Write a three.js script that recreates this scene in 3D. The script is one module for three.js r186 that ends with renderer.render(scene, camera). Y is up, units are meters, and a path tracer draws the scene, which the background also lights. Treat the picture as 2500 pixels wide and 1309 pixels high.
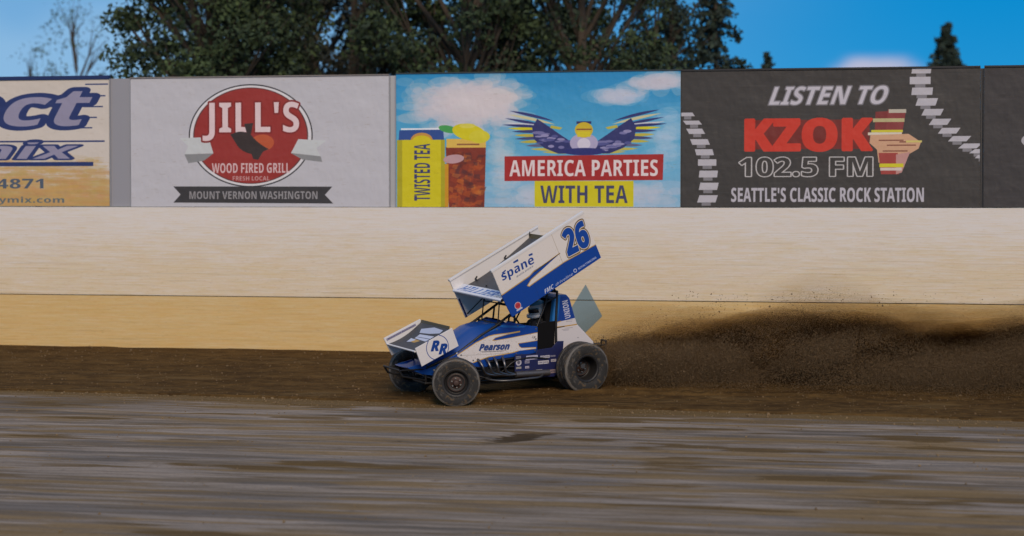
import * as THREE from 'three';
import { mergeGeometries, mergeVertices, toCreasedNormals } from 'three/addons/utils/BufferGeometryUtils.js';
import { MarchingCubes } from 'three/addons/objects/MarchingCubes.js';
import { RoundedBoxGeometry } from 'three/addons/geometries/RoundedBoxGeometry.js';

// ------------------------------------------------------------------ camera, sky, sun, exposure
const scene = new THREE.Scene();
const camera = new THREE.PerspectiveCamera(13.746, 1024 / 536, 0.5, 900);
camera.position.set(0, 3.0, 0);
camera.rotation.x = -Math.atan(174.5 / 5430);
camera.focus = 32.6;
camera.userData.fStop = 0.8;

const renderer = new THREE.WebGLRenderer({ antialias: true });
renderer.toneMapping = THREE.LinearToneMapping;
renderer.toneMappingExposure = 1.8;
renderer.shadowMap.enabled = true;

// noise -----------------------------------------------------------
function rng(seed) { let a = seed >>> 0; return () => { a = (a + 0x6D2B79F5) | 0; let t = Math.imul(a ^ (a >>> 15), 1 | a); t = (t + Math.imul(t ^ (t >>> 7), 61 | t)) ^ t; return ((t ^ (t >>> 14)) >>> 0) / 4294967296; }; }
function hash(x, y, s) { let h = Math.imul(x, 374761393) ^ Math.imul(y, 668265263) ^ Math.imul(s, 974634777); h = Math.imul(h ^ (h >>> 13), 1274126177); h ^= h >>> 16; return (h >>> 0) / 4294967296; }
function vnoise(x, y, s = 0, px = 0, py = 0) {          // value noise, px and py are periods (0 = none)
  let xi = Math.floor(x), yi = Math.floor(y); const fx = x - xi, fy = y - yi;
  const ux = fx * fx * (3 - 2 * fx), uy = fy * fy * (3 - 2 * fy);
  const wx = (i) => px ? ((i % px) + px) % px : i, wy = (i) => py ? ((i % py) + py) % py : i;
  const a = hash(wx(xi), wy(yi), s), b = hash(wx(xi + 1), wy(yi), s), c = hash(wx(xi), wy(yi + 1), s), d = hash(wx(xi + 1), wy(yi + 1), s);
  return a + (b - a) * ux + (c - a) * uy + (a - b - c + d) * ux * uy;
}
function fbm(x, y, oct, s = 0, px = 0, py = 0) { let v = 0, a = 0.5, t = 0; for (let i = 0; i < oct; i++) { v += a * vnoise(x, y, s + i * 17, px, py); t += a; a *= 0.5; x *= 2; y *= 2; px *= 2; py *= 2; } return v / t; }
const sstep = (a, b, x) => { const t = Math.min(1, Math.max(0, (x - a) / (b - a))); return t * t * (3 - 2 * t); };
const lerp = (a, b, t) => a + (b - a) * t;
const mix3 = (a, b, t) => [lerp(a[0], b[0], t), lerp(a[1], b[1], t), lerp(a[2], b[2], t)];

// evening sky: blue air with a thin veil, greyed out of view for warmer light, and a few small low clouds
{
  const w = 2048, h = 1024, data = new Float32Array(w * h * 4), K = 1 / 1.8;
  const puffs = [[9.2, 3.15, 1.3, 0.42]];
  const pr = rng(5); for (let i = 0; i < 60; i++) puffs.push([18 + pr() * 324, 2.2 + pr() * 6, 0.8 + pr() * 2.4, 0.3 + pr() * 0.5]);
  for (let j = 0; j < h; j++) for (let i = 0; i < w; i++) {
    const az = ((i + 0.5) / w - 0.25) * 360, el = ((j + 0.5) / h - 0.5) * 180;      // az 0 = the way the camera looks, + to the right
    const e = Math.max(0, el), azw = ((az + 540) % 360) - 180;
    let c = mix3([0.03, 0.33, 0.68], [0.002, 0.255, 0.62], sstep(0, 6, e));
    c = mix3(c, [0.02, 0.15, 0.44], sstep(8, 80, e));
    const ca = azw * Math.PI / 180;                                                  // thin cloud, carried on past the view to make the sky light less blue
    const X = Math.cos(ca) * (90 - e) / 30, Y = Math.sin(ca) * (90 - e) / 30;
    const f = fbm(X * 1.1 + 7.3, Y * 1.1 + 2.2, 5, 3);
    const fine = fbm(azw * 0.16 + 40, e * 0.55, 4, 9);
    let veil = sstep(0.30, 0.72, f + 0.22 * Math.sin(-ca * 1.0 + 0.18) * Math.cos(ca * 0.5)) * 0.9;
    if (Math.abs(azw) < 40) veil = lerp(veil, Math.pow(sstep(13, -11, azw), 1.25) * 0.97, sstep(40, 18, Math.abs(azw)));
    veil *= 0.97 + 0.9 * (fine - 0.5);
    c = mix3(c, mix3([0.40, 0.60, 0.80], [0.56, 0.57, 0.62], sstep(9, 30, e)), Math.min(1, Math.max(0, veil)) * lerp(0.62, 0.85, sstep(9, 30, e)));
    for (const [pa, pe, ra, re] of puffs) {
      const dx = (((azw - pa + 540) % 360) - 180) / ra, dy = (el - pe) / re; const q = dx * dx + dy * dy;
      if (q < 3) { const m = sstep(1.15, 0.1, q + 1.1 * (fbm(azw * 1.7, el * 3.2, 3, 31) - 0.5)); c = mix3(c, [0.62, 0.56, 0.66], m * 0.8); }
    }
    if (el < 0) c = mix3(c, [0.13, 0.13, 0.11], sstep(0, -4, el));
    const k = (j * w + i) * 4; data[k] = c[0] * K; data[k + 1] = c[1] * K; data[k + 2] = c[2] * K; data[k + 3] = 1;
  }
  const sky = new THREE.DataTexture(data, w, h, THREE.RGBAFormat, THREE.FloatType);
  sky.mapping = THREE.EquirectangularReflectionMapping; sky.magFilter = THREE.LinearFilter; sky.minFilter = THREE.LinearFilter; sky.wrapS = THREE.RepeatWrapping; sky.needsUpdate = true;
  scene.background = sky; scene.environment = sky;
}
const sun = new THREE.DirectionalLight(new THREE.Color().setRGB(1.0, 0.79, 0.58), 1.5);
sun.position.set(5, 26, 10); sun.target.position.set(-1, 0.5, -33);
sun.castShadow = true; sun.shadow.radius = 42; sun.shadow.mapSize.set(2048, 2048);
Object.assign(sun.shadow.camera, { left: -25, right: 25, top: 20, bottom: -20, near: 1, far: 120 });
scene.add(sun, sun.target);

// ------------------------------------------------------------------ helpers
const taken = new Map();
function numbered(name) { const n = taken.get(name) || 0; taken.set(name, n + 1); return n ? `${name}_${String(n).padStart(3, '0')}` : name; }
function shadow(o) { o.castShadow = true; o.receiveShadow = true; return o; }
function part(name, geometry, material, parent) {
  const g = Array.isArray(geometry) ? join(geometry) : geometry;
  const m = shadow(new THREE.Mesh(g, material)); m.name = name; parent.add(m); return m;
}
function join(list) {
  const l = list.map((g) => { let q = g.index ? g.toNonIndexed() : g; for (const k of Object.keys(q.attributes)) if (!['position', 'normal', 'uv'].includes(k)) q.deleteAttribute(k); if (!q.attributes.uv) q.setAttribute('uv', new THREE.BufferAttribute(new Float32Array(q.attributes.position.count * 2), 2)); return q; });
  return l.length > 1 ? mergeGeometries(l) : l[0];
}
function thing(name, label, category, group) {
  const o = new THREE.Group(); o.name = numbered(name); o.userData = { label, category }; if (group) o.userData.group = group; scene.add(o); return o;
}
function structure(name, geometry, material) { const m = part(numbered(name), geometry, material, scene); m.userData.kind = 'structure'; return m; }
const lin2s = (v) => { v = Math.min(1, Math.max(0, v)); return 255 * (v <= 0.0031308 ? v * 12.92 : 1.055 * Math.pow(v, 1 / 2.4) - 0.055); };
function dataTex(w, h, fn, srgb = true, rx = 1, ry = 1) {
  const d = new Uint8Array(w * h * 4);
  for (let j = 0; j < h; j++) for (let i = 0; i < w; i++) { const c = fn(i, j), k = (j * w + i) * 4; for (let q = 0; q < 3; q++) d[k + q] = srgb ? lin2s(c[q]) : Math.min(255, Math.max(0, c[q] * 255)); d[k + 3] = 255; }
  const t = new THREE.DataTexture(d, w, h); t.wrapS = t.wrapT = THREE.RepeatWrapping; t.magFilter = THREE.LinearFilter; t.minFilter = THREE.LinearMipmapLinearFilter; t.generateMipmaps = true;
  if (srgb) t.colorSpace = THREE.SRGBColorSpace; t.repeat.set(rx, ry); t.needsUpdate = true; return t;
}
function canvasTex(w, h, draw) {
  const c = document.createElement('canvas'); c.width = w; c.height = h; const g = c.getContext('2d'); draw(g, w, h);
  const t = new THREE.CanvasTexture(c); t.colorSpace = THREE.SRGBColorSpace; t.magFilter = THREE.LinearFilter; t.anisotropy = 8; return t;
}
const std = (rgb, roughness = 0.8, metalness = 0, more = {}) => new THREE.MeshStandardMaterial({ color: new THREE.Color().setRGB(...rgb), roughness, metalness, ...more });
const phys = (rgb, roughness, more = {}) => new THREE.MeshPhysicalMaterial({ color: new THREE.Color().setRGB(...rgb), roughness, ...more });
const V = (x, y, z) => new THREE.Vector3(x, y, z);

// the wall's own frame: s along the wall (to the right), y up, v out from the wall towards the infield
const TURN = 12.8 * Math.PI / 180, UX = Math.cos(TURN), UZ = Math.sin(TURN);
const W = (s, y, v) => V(UX * s - UZ * v, y, -37.5 + UZ * s + UX * v);
const wallFrame = (o, s, y, v) => { o.position.copy(W(s, y, v)); o.rotation.y = -TURN; return o; };

// heights: packed track, and the loose cushion of dirt piled up to the wall
const packed = (v) => v < 16 ? -0.06 * (v - 5.5) : -0.63 - 0.02 * (Math.min(v, 30) - 16);
const edge = (s) => 5.45 + 0.055 * s + 0.22 * (fbm(s * 0.35 + 3, 0.5, 3, 21) - 0.5) + 0.10 * (fbm(s * 2.1, 7.5, 3, 22) - 0.5);
function cushion(s, v) {
  const e = edge(s), t = e - v; if (t < 0) return packed(v) - 0.04;
  const heap = 0.06 * sstep(1.6, 0.0, v) * (0.3 + 1.4 * fbm(s * 0.5 + 9, 1.5, 3, 23)) - 0.05 * sstep(-8, 0, s) * sstep(2, 0, v);
  const lump = 0.05 * (fbm(s * 1.3, v * 1.9, 4, 24) - 0.5) + 0.03 * (fbm(s * 0.4, v * 4.0, 3, 25) - 0.5);
  const h = Math.min(0.30, 0.006 + 0.071 * (5.65 - v)) + heap + lump * sstep(0.2, 0.8, t) * 0.8;
  let rut = 0; for (const [ws, wv, wd] of [[-0.48, 4.58, 0.16], [2.0, 4.13, 0.2], [1.12, 3.15, 0.26]]) {   // soil pushed up round the tyres and along the ruts behind them
    const along = s - ws, side = Math.abs(v - wv + 0.04 * along); rut += 0.028 * Math.exp(-Math.pow((side - wd) / 0.09, 2)) * sstep(-0.35, 0.05, along) * sstep(9, 2, along) * (0.5 + fbm(s * 5, v * 5, 2, 26)) - 0.012 * sstep(wd, wd * 0.5, side) * sstep(0.1, 0.5, along); }
  return Math.max(h + rut, packed(v) + 0.022 + lump * 0.3);
}

// ------------------------------------------------------------------ ground
const soilTex = dataTex(512, 512, (i, j) => { const n = fbm(i / 16, j / 16, 5, 41, 32, 32), m = vnoise(i / 2, j / 2, 42, 256, 256); return mix3([0.10, 0.085, 0.05], [0.19, 0.165, 0.09], n * 0.8 + m * 0.2); });
{
  const pos = [], uv = [], idx = [], S = [], Vv = [];
  for (let s = -300; s <= 300; s += 20) S.push(s);
  for (const v of [-400, -200, -100, -60, -30, -12, -4, -1, 0, 4, 8, 12, 16, 20, 26, 32, 40, 60, 120, 200, 300]) Vv.push(v);
  for (const v of Vv) for (const s of S) { const p = W(s, (v < 0 ? 0.20 : packed(v)) - 0.05, v); pos.push(p.x, p.y, p.z); uv.push(s / 3, v / 3); }
  for (let j = 0; j < Vv.length - 1; j++) for (let i = 0; i < S.length - 1; i++) { const a = j * S.length + i, b = a + S.length; idx.push(a, b, a + 1, a + 1, b, b + 1); }
  const g = new THREE.BufferGeometry(); g.setAttribute('position', new THREE.Float32BufferAttribute(pos, 3)); g.setAttribute('uv', new THREE.Float32BufferAttribute(uv, 2)); g.setIndex(idx); g.computeVertexNormals();
  structure('ground', g, new THREE.MeshStandardMaterial({ map: soilTex, roughness: 1 }));
}
function sheet(s0, s1, v0, v1, ds, dv, height, uvs) {
  const ns = Math.round((s1 - s0) / ds), nv = Math.round((v1 - v0) / dv), pos = [], uv = [], idx = [];
  for (let j = 0; j <= nv; j++) for (let i = 0; i <= ns; i++) { const s = s0 + (s1 - s0) * i / ns, v = v0 + (v1 - v0) * j / nv, p = W(s, height(s, v), v); pos.push(p.x, p.y, p.z); uv.push(...uvs(s, v)); }
  for (let j = 0; j < nv; j++) for (let i = 0; i < ns; i++) { const a = j * (ns + 1) + i, b = a + ns + 1; idx.push(a, b, a + 1, a + 1, b, b + 1); }
  const g = new THREE.BufferGeometry(); g.setAttribute('position', new THREE.Float32BufferAttribute(pos, 3)); g.setAttribute('uv', new THREE.Float32BufferAttribute(uv, 2)); g.setIndex(idx); g.computeVertexNormals(); return g;
}
// packed clay swept lengthwise by the cars: grey where it is dry and polished, brown where loose dirt lies on it
const gouge = (s, v) => { const a = s - 1.95, b = v - 8.15, x = a * 0.6 - b * 0.8, y = a * 0.8 + b * 0.6; return Math.exp(-(x * x / 0.24 + y * y / 0.05)); };
const TL = 26, TW = 18;
const trackTex = dataTex(2048, 2048, (i, j) => {
  const s = i / 2048, v = j / 2048;                                   // one tile = TL x TW metres
  const streak = (fs, fv, seed, o = 3) => fbm(s * fs, v * fv, o, seed, fs, fv);
  const warp = 0.006 * (fbm(s * 6, v * 5, 2, 50, 6, 5) - 0.5);
  const vv = v + warp, st = (fs, fv, seed, o = 3) => fbm(s * fs, vv * fv, o, seed, fs, fv);
  const broad = st(4, 26, 51), mid = st(10, 90, 52), fine = st(34, 520, 53, 2), grit = vnoise(s * 1024, v * 900, 54, 1024, 900);
  const sm = (s > 0.5 ? s - 1 : s) * TL, vm = v * TW;                  // metres along and away from the wall
  let c = mix3([0.140, 0.110, 0.080], [0.275, 0.228, 0.186], sstep(0.36, 0.64, broad * 0.20 + mid * 0.32 + st(22, 240, 67, 3) * 0.28 + fine * 0.20));
  c = mix3(c, [0.195, 0.128, 0.056], sstep(0.46, 0.62, st(11, 84, 55, 4) * 0.6 + 0.4 * st(22, 190, 56)) * 0.8);      // loose brown dirt lying in streaks
  c = mix3(c, [0.092, 0.084, 0.078], sstep(0.55, 0.68, st(9, 66, 57, 4) * 0.8 + 0.2 * fine) * 0.6);                  // dark polished lanes
  c = mix3(c, [0.105, 0.064, 0.022], sstep(0.60, 0.70, st(18, 90, 58, 3)) * sstep(0.42, 0.6, st(6, 12, 59)) * 0.85);
  c = mix3(c, [0.140, 0.088, 0.034], sstep(1.1, 0.15, vm - edge(sm) + 1.5 * (mid - 0.5) + 1.1 * (fine - 0.5)) * 0.9);  // dirt spilled from the bank
  const damp = gouge(sm, vm) + 0.9 * (fbm(s * 110, v * 240, 4, 66, 110, 240) - 0.5) + 0.3 * (fine - 0.5);
  c = mix3(c, [0.045, 0.028, 0.012], sstep(0.20, 0.55, damp) * 0.9);                                                 // damp dirt turned up in the gouge
  const k = 0.80 + 0.40 * (fine * 0.55 + grit * 0.45); return [c[0] * k, c[1] * k, c[2] * k];
});
const trackBump = dataTex(1024, 1024, (i, j) => { const s = i / 1024, v = j / 1024; const a = fbm(s * 14, v * 200, 3, 61, 14, 200) * 0.5 + fbm(s * 90, v * 160, 3, 62, 90, 160) * 0.35 + vnoise(s * 512, v * 512, 63, 512, 512) * 0.15; return [a, a, a]; }, false);
structure('dirt_track', sheet(-26, 26, -0.1, 22, 0.12, 0.08, (s, v) => packed(v) + 0.028 * (fbm(s * 0.5, v * 3.2, 4, 64) - 0.5) + 0.012 * (fbm(s * 3, v * 6, 3, 65) - 0.5) - 0.035 * gouge(s, v), (s, v) => [s / TL, v / TW]),
  new THREE.MeshPhysicalMaterial({ map: trackTex, roughness: 0.95, specularIntensity: 0.15, bumpMap: trackBump, bumpScale: 0.025 }));
const loamTex = dataTex(1024, 1024, (i, j) => {
  const s = i / 1024, v = j / 1024, n = fbm(s * 18, v * 60, 4, 71, 18, 60), m = fbm(s * 90, v * 110, 3, 72, 90, 110), g = vnoise(s * 512, v * 512, 73, 512, 512);
  let c = mix3([0.050, 0.027, 0.009], [0.110, 0.062, 0.020], sstep(0.25, 0.75, n * 0.5 + m * 0.35 + g * 0.15));
  c = mix3(c, [0.135, 0.085, 0.034], sstep(0.64, 0.8, fbm(s * 10, v * 36, 3, 74, 10, 36)) * 0.6); return c;
});
const loamBump = dataTex(1024, 1024, (i, j) => { const s = i / 1024, v = j / 1024, a = fbm(s * 70, v * 90, 4, 75, 70, 90); return [a, a, a]; }, false);
const loam = new THREE.MeshPhysicalMaterial({ map: loamTex, roughness: 0.97, specularIntensity: 0.15, bumpMap: loamBump, bumpScale: 0.035 });
structure('loose_dirt_bank', sheet(-26, 26, -0.05, 7.2, 0.07, 0.06, cushion, (s, v) => [s / 9, v / 9]), loam);
// ------------------------------------------------------------------ outer wall
// white paint under thousands of small streaks of splashed clay, thicker towards the track
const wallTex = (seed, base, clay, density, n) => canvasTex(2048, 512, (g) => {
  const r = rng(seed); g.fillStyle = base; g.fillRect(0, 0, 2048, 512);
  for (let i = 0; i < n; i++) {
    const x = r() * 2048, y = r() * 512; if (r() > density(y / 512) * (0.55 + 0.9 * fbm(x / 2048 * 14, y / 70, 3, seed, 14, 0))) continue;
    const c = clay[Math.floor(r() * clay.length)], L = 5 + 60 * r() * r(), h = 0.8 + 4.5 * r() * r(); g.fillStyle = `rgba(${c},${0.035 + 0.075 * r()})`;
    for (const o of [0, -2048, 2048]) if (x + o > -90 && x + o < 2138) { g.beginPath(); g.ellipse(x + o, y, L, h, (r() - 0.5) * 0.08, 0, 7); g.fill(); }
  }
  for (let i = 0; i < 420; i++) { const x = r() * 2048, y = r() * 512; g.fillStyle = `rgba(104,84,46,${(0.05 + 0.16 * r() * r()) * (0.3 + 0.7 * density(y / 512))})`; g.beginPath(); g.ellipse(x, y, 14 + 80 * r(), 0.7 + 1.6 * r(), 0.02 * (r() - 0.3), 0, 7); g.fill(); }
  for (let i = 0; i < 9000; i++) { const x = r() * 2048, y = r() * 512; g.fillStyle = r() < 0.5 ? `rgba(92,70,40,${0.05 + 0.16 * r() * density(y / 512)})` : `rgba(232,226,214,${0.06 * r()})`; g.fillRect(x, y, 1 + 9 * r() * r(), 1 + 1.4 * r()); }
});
const wall = thing('track_wall', 'long white board wall splashed with tan clay below the billboards', 'wall');
wallFrame(wall, 0, 0, 0);
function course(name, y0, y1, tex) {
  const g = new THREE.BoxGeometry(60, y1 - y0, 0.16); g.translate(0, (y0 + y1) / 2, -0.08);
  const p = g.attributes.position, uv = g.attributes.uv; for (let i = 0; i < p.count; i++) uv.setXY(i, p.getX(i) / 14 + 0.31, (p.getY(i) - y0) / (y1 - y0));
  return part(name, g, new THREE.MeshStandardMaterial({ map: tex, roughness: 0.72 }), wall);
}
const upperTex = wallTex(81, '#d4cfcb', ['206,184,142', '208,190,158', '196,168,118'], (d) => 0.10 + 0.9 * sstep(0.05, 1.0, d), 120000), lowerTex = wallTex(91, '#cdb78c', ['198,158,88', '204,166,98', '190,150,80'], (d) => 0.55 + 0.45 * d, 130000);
for (const q of [upperTex, lowerTex]) q.wrapS = THREE.RepeatWrapping;
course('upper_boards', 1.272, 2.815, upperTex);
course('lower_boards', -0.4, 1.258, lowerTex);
{ const g = new THREE.BoxGeometry(60, 3.1, 0.06); g.translate(0, 1.2, -0.2); part('backing_frame', g, std([0.16, 0.12, 0.07], 0.9), wall); }
{ const sh = new THREE.Shape([[1.266, 1.53], [1.55, 1.0], [1.232, 0.69], [0.94, 1.0]].map(([x, y]) => new THREE.Vector2(x, y)));
  const cut = (lo, hi) => { const P = [[1.266, 1.53], [1.55, 1.0], [1.232, 0.69], [0.94, 1.0]], out = []; for (let i = 0; i < 4; i++) { const a = P[i], b = P[(i + 1) % 4]; if (a[1] >= lo && a[1] <= hi) out.push(a); for (const L of [lo, hi]) if ((a[1] - L) * (b[1] - L) < 0) { const t = (L - a[1]) / (b[1] - a[1]); out.push([a[0] + (b[0] - a[0]) * t, L, t, i]); } } const cx = out.reduce((q, p) => q + p[0], 0) / out.length, cy = out.reduce((q, p) => q + p[1], 0) / out.length; out.sort((p, q) => Math.atan2(p[1] - cy, p[0] - cx) - Math.atan2(q[1] - cy, q[0] - cx)); return new THREE.ShapeGeometry(new THREE.Shape(out.map((p) => new THREE.Vector2(p[0], p[1])))); };
  const m = std([0.17, 0.235, 0.255], 0.7);
  for (const [lo, hi] of [[0.5, 1.258], [1.272, 2]]) { const g = cut(lo, hi); g.translate(0, 0, 0.005); part('painted_diamond', g, m, wall).userData.label = 'blue grey diamond painted on the wall'; }
}

// ------------------------------------------------------------------ billboards above the wall
const frameMat = std([0.02, 0.02, 0.022], 0.7), steel = std([0.33, 0.34, 0.37], 0.55, 0.35), boardMat = std([0.22, 0.2, 0.17], 0.9);
// weathering that lies on the vinyl: fine wrinkles as relief, dust specks in the print
const vinylBump = dataTex(512, 256, (i, j) => { const s = i / 512, v = j / 256, a = fbm(s * 5, v * 9, 4, 101, 5, 9) * 0.8 + fbm(s * 40, v * 24, 2, 102, 40, 24) * 0.2; return [a, a, a]; }, false);
function billboard(label, s0, s1, y0, y1, px, draw, trim, trimH = 0.035) {
  const o = thing('billboard', label, 'billboard', 'billboards along the top of the wall'); wallFrame(o, (s0 + s1) / 2, y0, -0.02);
  const w = s1 - s0, h = y1 - y0;
  const b = new THREE.BoxGeometry(w, h, 0.05); b.translate(0, h / 2, -0.03); part('backing_board', b, boardMat, o);
  const cw = Math.min(2048, Math.round(w * 240)), ch = Math.round(h * 240);
  const t = canvasTex(cw, ch, (g) => {
    g.setTransform(cw / (px[2] - px[0]), 0, 0, ch / (px[3] - px[1]), -px[0] * cw / (px[2] - px[0]), -px[1] * ch / (px[3] - px[1])); draw(g);
    const r = rng(Math.round(s0 * 10) + 200);
    for (let i = 0; i < 1500; i++) { const x = px[0] + r() * (px[2] - px[0]), y = px[1] + r() * (px[3] - px[1]); g.fillStyle = r() < 0.6 ? `rgba(120,100,70,${0.05 + r() * 0.12})` : `rgba(235,230,220,${r() * 0.07})`; g.fillRect(x, y, 1 + r() * r() * 18, 0.4 + r() * 1.2); }
  });
  const bt = vinylBump.clone(); bt.repeat.set(w / 3, h / 3); bt.needsUpdate = true;
  const f = new THREE.PlaneGeometry(w - 0.004, h - 0.004, 24, 8); { const p = f.attributes.position; for (let i = 0; i < p.count; i++) p.setZ(i, 0.006 * (fbm(p.getX(i) * 1.3 + s0, p.getY(i) * 1.1, 2, 103) - 0.3)); f.computeVertexNormals(); }
  f.translate(0, h / 2, 0.004); part('printed_sheet', f, new THREE.MeshStandardMaterial({ map: t, roughness: 0.6, bumpMap: bt, bumpScale: 0.02 }), o);
  const cap = new THREE.BoxGeometry(w, trimH, 0.09); cap.translate(0, h + trimH / 2 + 0.001, -0.02); part('top_trim', cap, trim, o);
  for (const k of [0.2, 0.8]) { const q = new THREE.BoxGeometry(0.09, h + 1.2, 0.09); q.translate((k - 0.5) * w, h / 2 - 0.6, -0.105); part('support_post', q, steel, o); }
  return o;
}
function words(g, txt, x0, x1, y0, y1, font, fill, opt = {}) {        // fits capitals into a box, in drawing units
  g.save(); const F = 100; g.font = `${font} ${F}px ${opt.face || 'sans-serif'}`; const w = g.measureText(txt).width, cap = opt.cap || 0.73;
  g.translate(x0, y1); g.transform((x1 - x0) / w, 0, (opt.skew || 0) * (x1 - x0) / w, (y1 - y0) / (F * cap), 0, 0);
  g.textBaseline = 'alphabetic'; g.lineJoin = 'round';
  for (const [c, lw] of opt.outlines || []) { g.strokeStyle = c; g.lineWidth = lw; g.strokeText(txt, 0, 0); }
  if (fill) { g.fillStyle = fill; g.fillText(txt, 0, 0); } g.restore();
}
const poly = (g, p, c) => { g.beginPath(); p.forEach(([x, y], i) => i ? g.lineTo(x, y) : g.moveTo(x, y)); g.closePath(); g.fillStyle = c; g.fill(); };
const BY = 2.822, TOP = 5.075;
billboard('cream billboard with slanted blue outlined lettering at the left end of the wall', -14.2, -7.26, 2.83, 5.06, [-700, 197, 262, 503], (g) => {
  g.fillStyle = '#c9c1b8'; g.fillRect(-700, 197, 962, 306);
  // clay splashed up the lower part of the sheet
  const r = rng(77);
  for (let i = 0; i < 5200; i++) { const t = r(), y = 503 - 130 * t * t * (0.45 + 0.55 * r()), x = -700 + r() * 962; g.fillStyle = `rgba(${176 + r() * 22},${140 + r() * 20},${78 + r() * 25},${0.10 + 0.26 * r()})`; g.beginPath(); g.ellipse(x, y, 4 + r() * 34, 1 + r() * 5, 0, 0, 7); g.fill(); }
  const A = { skew: -0.28 };
  const blue = '#1d2f66', pale = '#8d8aa3';
  words(g, 'Direct', -560, 190, 216, 308, 'bold', pale, { skew: -0.28, outlines: [[blue, 16]], cap: 0.73 });
  words(g, 'Drymix', -480, 160, 346, 388, 'bold', pale, { skew: -0.25, outlines: [[blue, 13]], cap: 0.73 });
  g.fillStyle = blue; g.fillRect(-300, 344, 550, 4); g.fillRect(-300, 396, 520, 10); 
  for (const [x, y, w] of [[200, 207, 60], [205, 235, 48], [196, 261, 50], [184, 287, 46], [170, 312, 48]]) { g.fillRect(x, y, w, 3); }
  words(g, '360-555-4871', -280, 98, 436, 460, 'bold', '#4a5768');
  words(g, 'www.directdrymix.com', -280, 146, 481, 495, 'bold', '#5f6a6c');
}, std([0.008, 0.022, 0.10], 0.5), 0.065);
billboard('white billboard with a round red restaurant badge over a black ribbon', -6.86, -2.155, BY, 5.065, [318, 190, 950, 507], (g) => {
  g.fillStyle = '#b9b9c0'; g.fillRect(318, 190, 632, 317);
  const cx = 615, cy = 333;
  g.fillStyle = '#2b2a2e'; g.beginPath(); g.ellipse(cx, cy, 152, 126, 0, 0, 7); g.fill();
  g.fillStyle = '#d3d2d6'; g.beginPath(); g.ellipse(cx, cy, 149, 123, 0, 0, 7); g.fill();
  g.fillStyle = '#57302f'; g.beginPath(); g.ellipse(cx, cy, 141, 118, 0, 0, 7); g.fill();
  g.fillStyle = '#922a24'; g.beginPath(); g.ellipse(cx, cy, 138, 116, 0, 0, 7); g.fill();
  poly(g, [[440, 338], [512, 336], [524, 376], [452, 378], [462, 358]], '#bfc4c6'); poly(g, [[452, 378], [524, 376], [500, 394], [462, 400]], '#848688');
  poly(g, [[800, 346], [732, 342], [714, 376], [786, 384], [776, 364]], '#bfc4c6'); poly(g, [[786, 384], [714, 376], [742, 392], [790, 398]], '#848688');
  words(g, "JILL'S", 506, 738, 250, 324, 'bold', '#d9c3c6', { outlines: [['#7d1f1a', 9]] });
  // dark bird on its perch with an orange glow behind it
  g.fillStyle = '#b5522d'; g.beginPath(); g.ellipse(645, 350, 28, 20, 0, 0, 7); g.fill();
  g.fillStyle = '#332826'; g.beginPath(); g.moveTo(566, 330); g.quadraticCurveTo(590, 318, 606, 326); g.lineTo(600, 304); g.lineTo(622, 302); g.lineTo(616, 330); g.quadraticCurveTo(632, 352, 660, 366); g.lineTo(646, 372); g.lineTo(634, 392); g.lineTo(622, 390); g.lineTo(618, 378); g.quadraticCurveTo(590, 372, 580, 352); g.closePath(); g.fill();
  words(g, 'WOOD FIRED GRILL', 520, 712, 400, 424, 'bold', '#d0b3b5'); words(g, 'FRESH LOCAL', 570, 662, 432, 443, 'bold', '#bd8f8f');
  poly(g, [[424, 457], [814, 458], [796, 478], [816, 499], [424, 497], [442, 477]], '#343234');
  words(g, 'MOUNT VERNON WASHINGTON', 462, 780, 469, 488, 'bold', '#8f8d90');
}, std([0.20, 0.18, 0.17], 0.7), 0.02);
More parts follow.
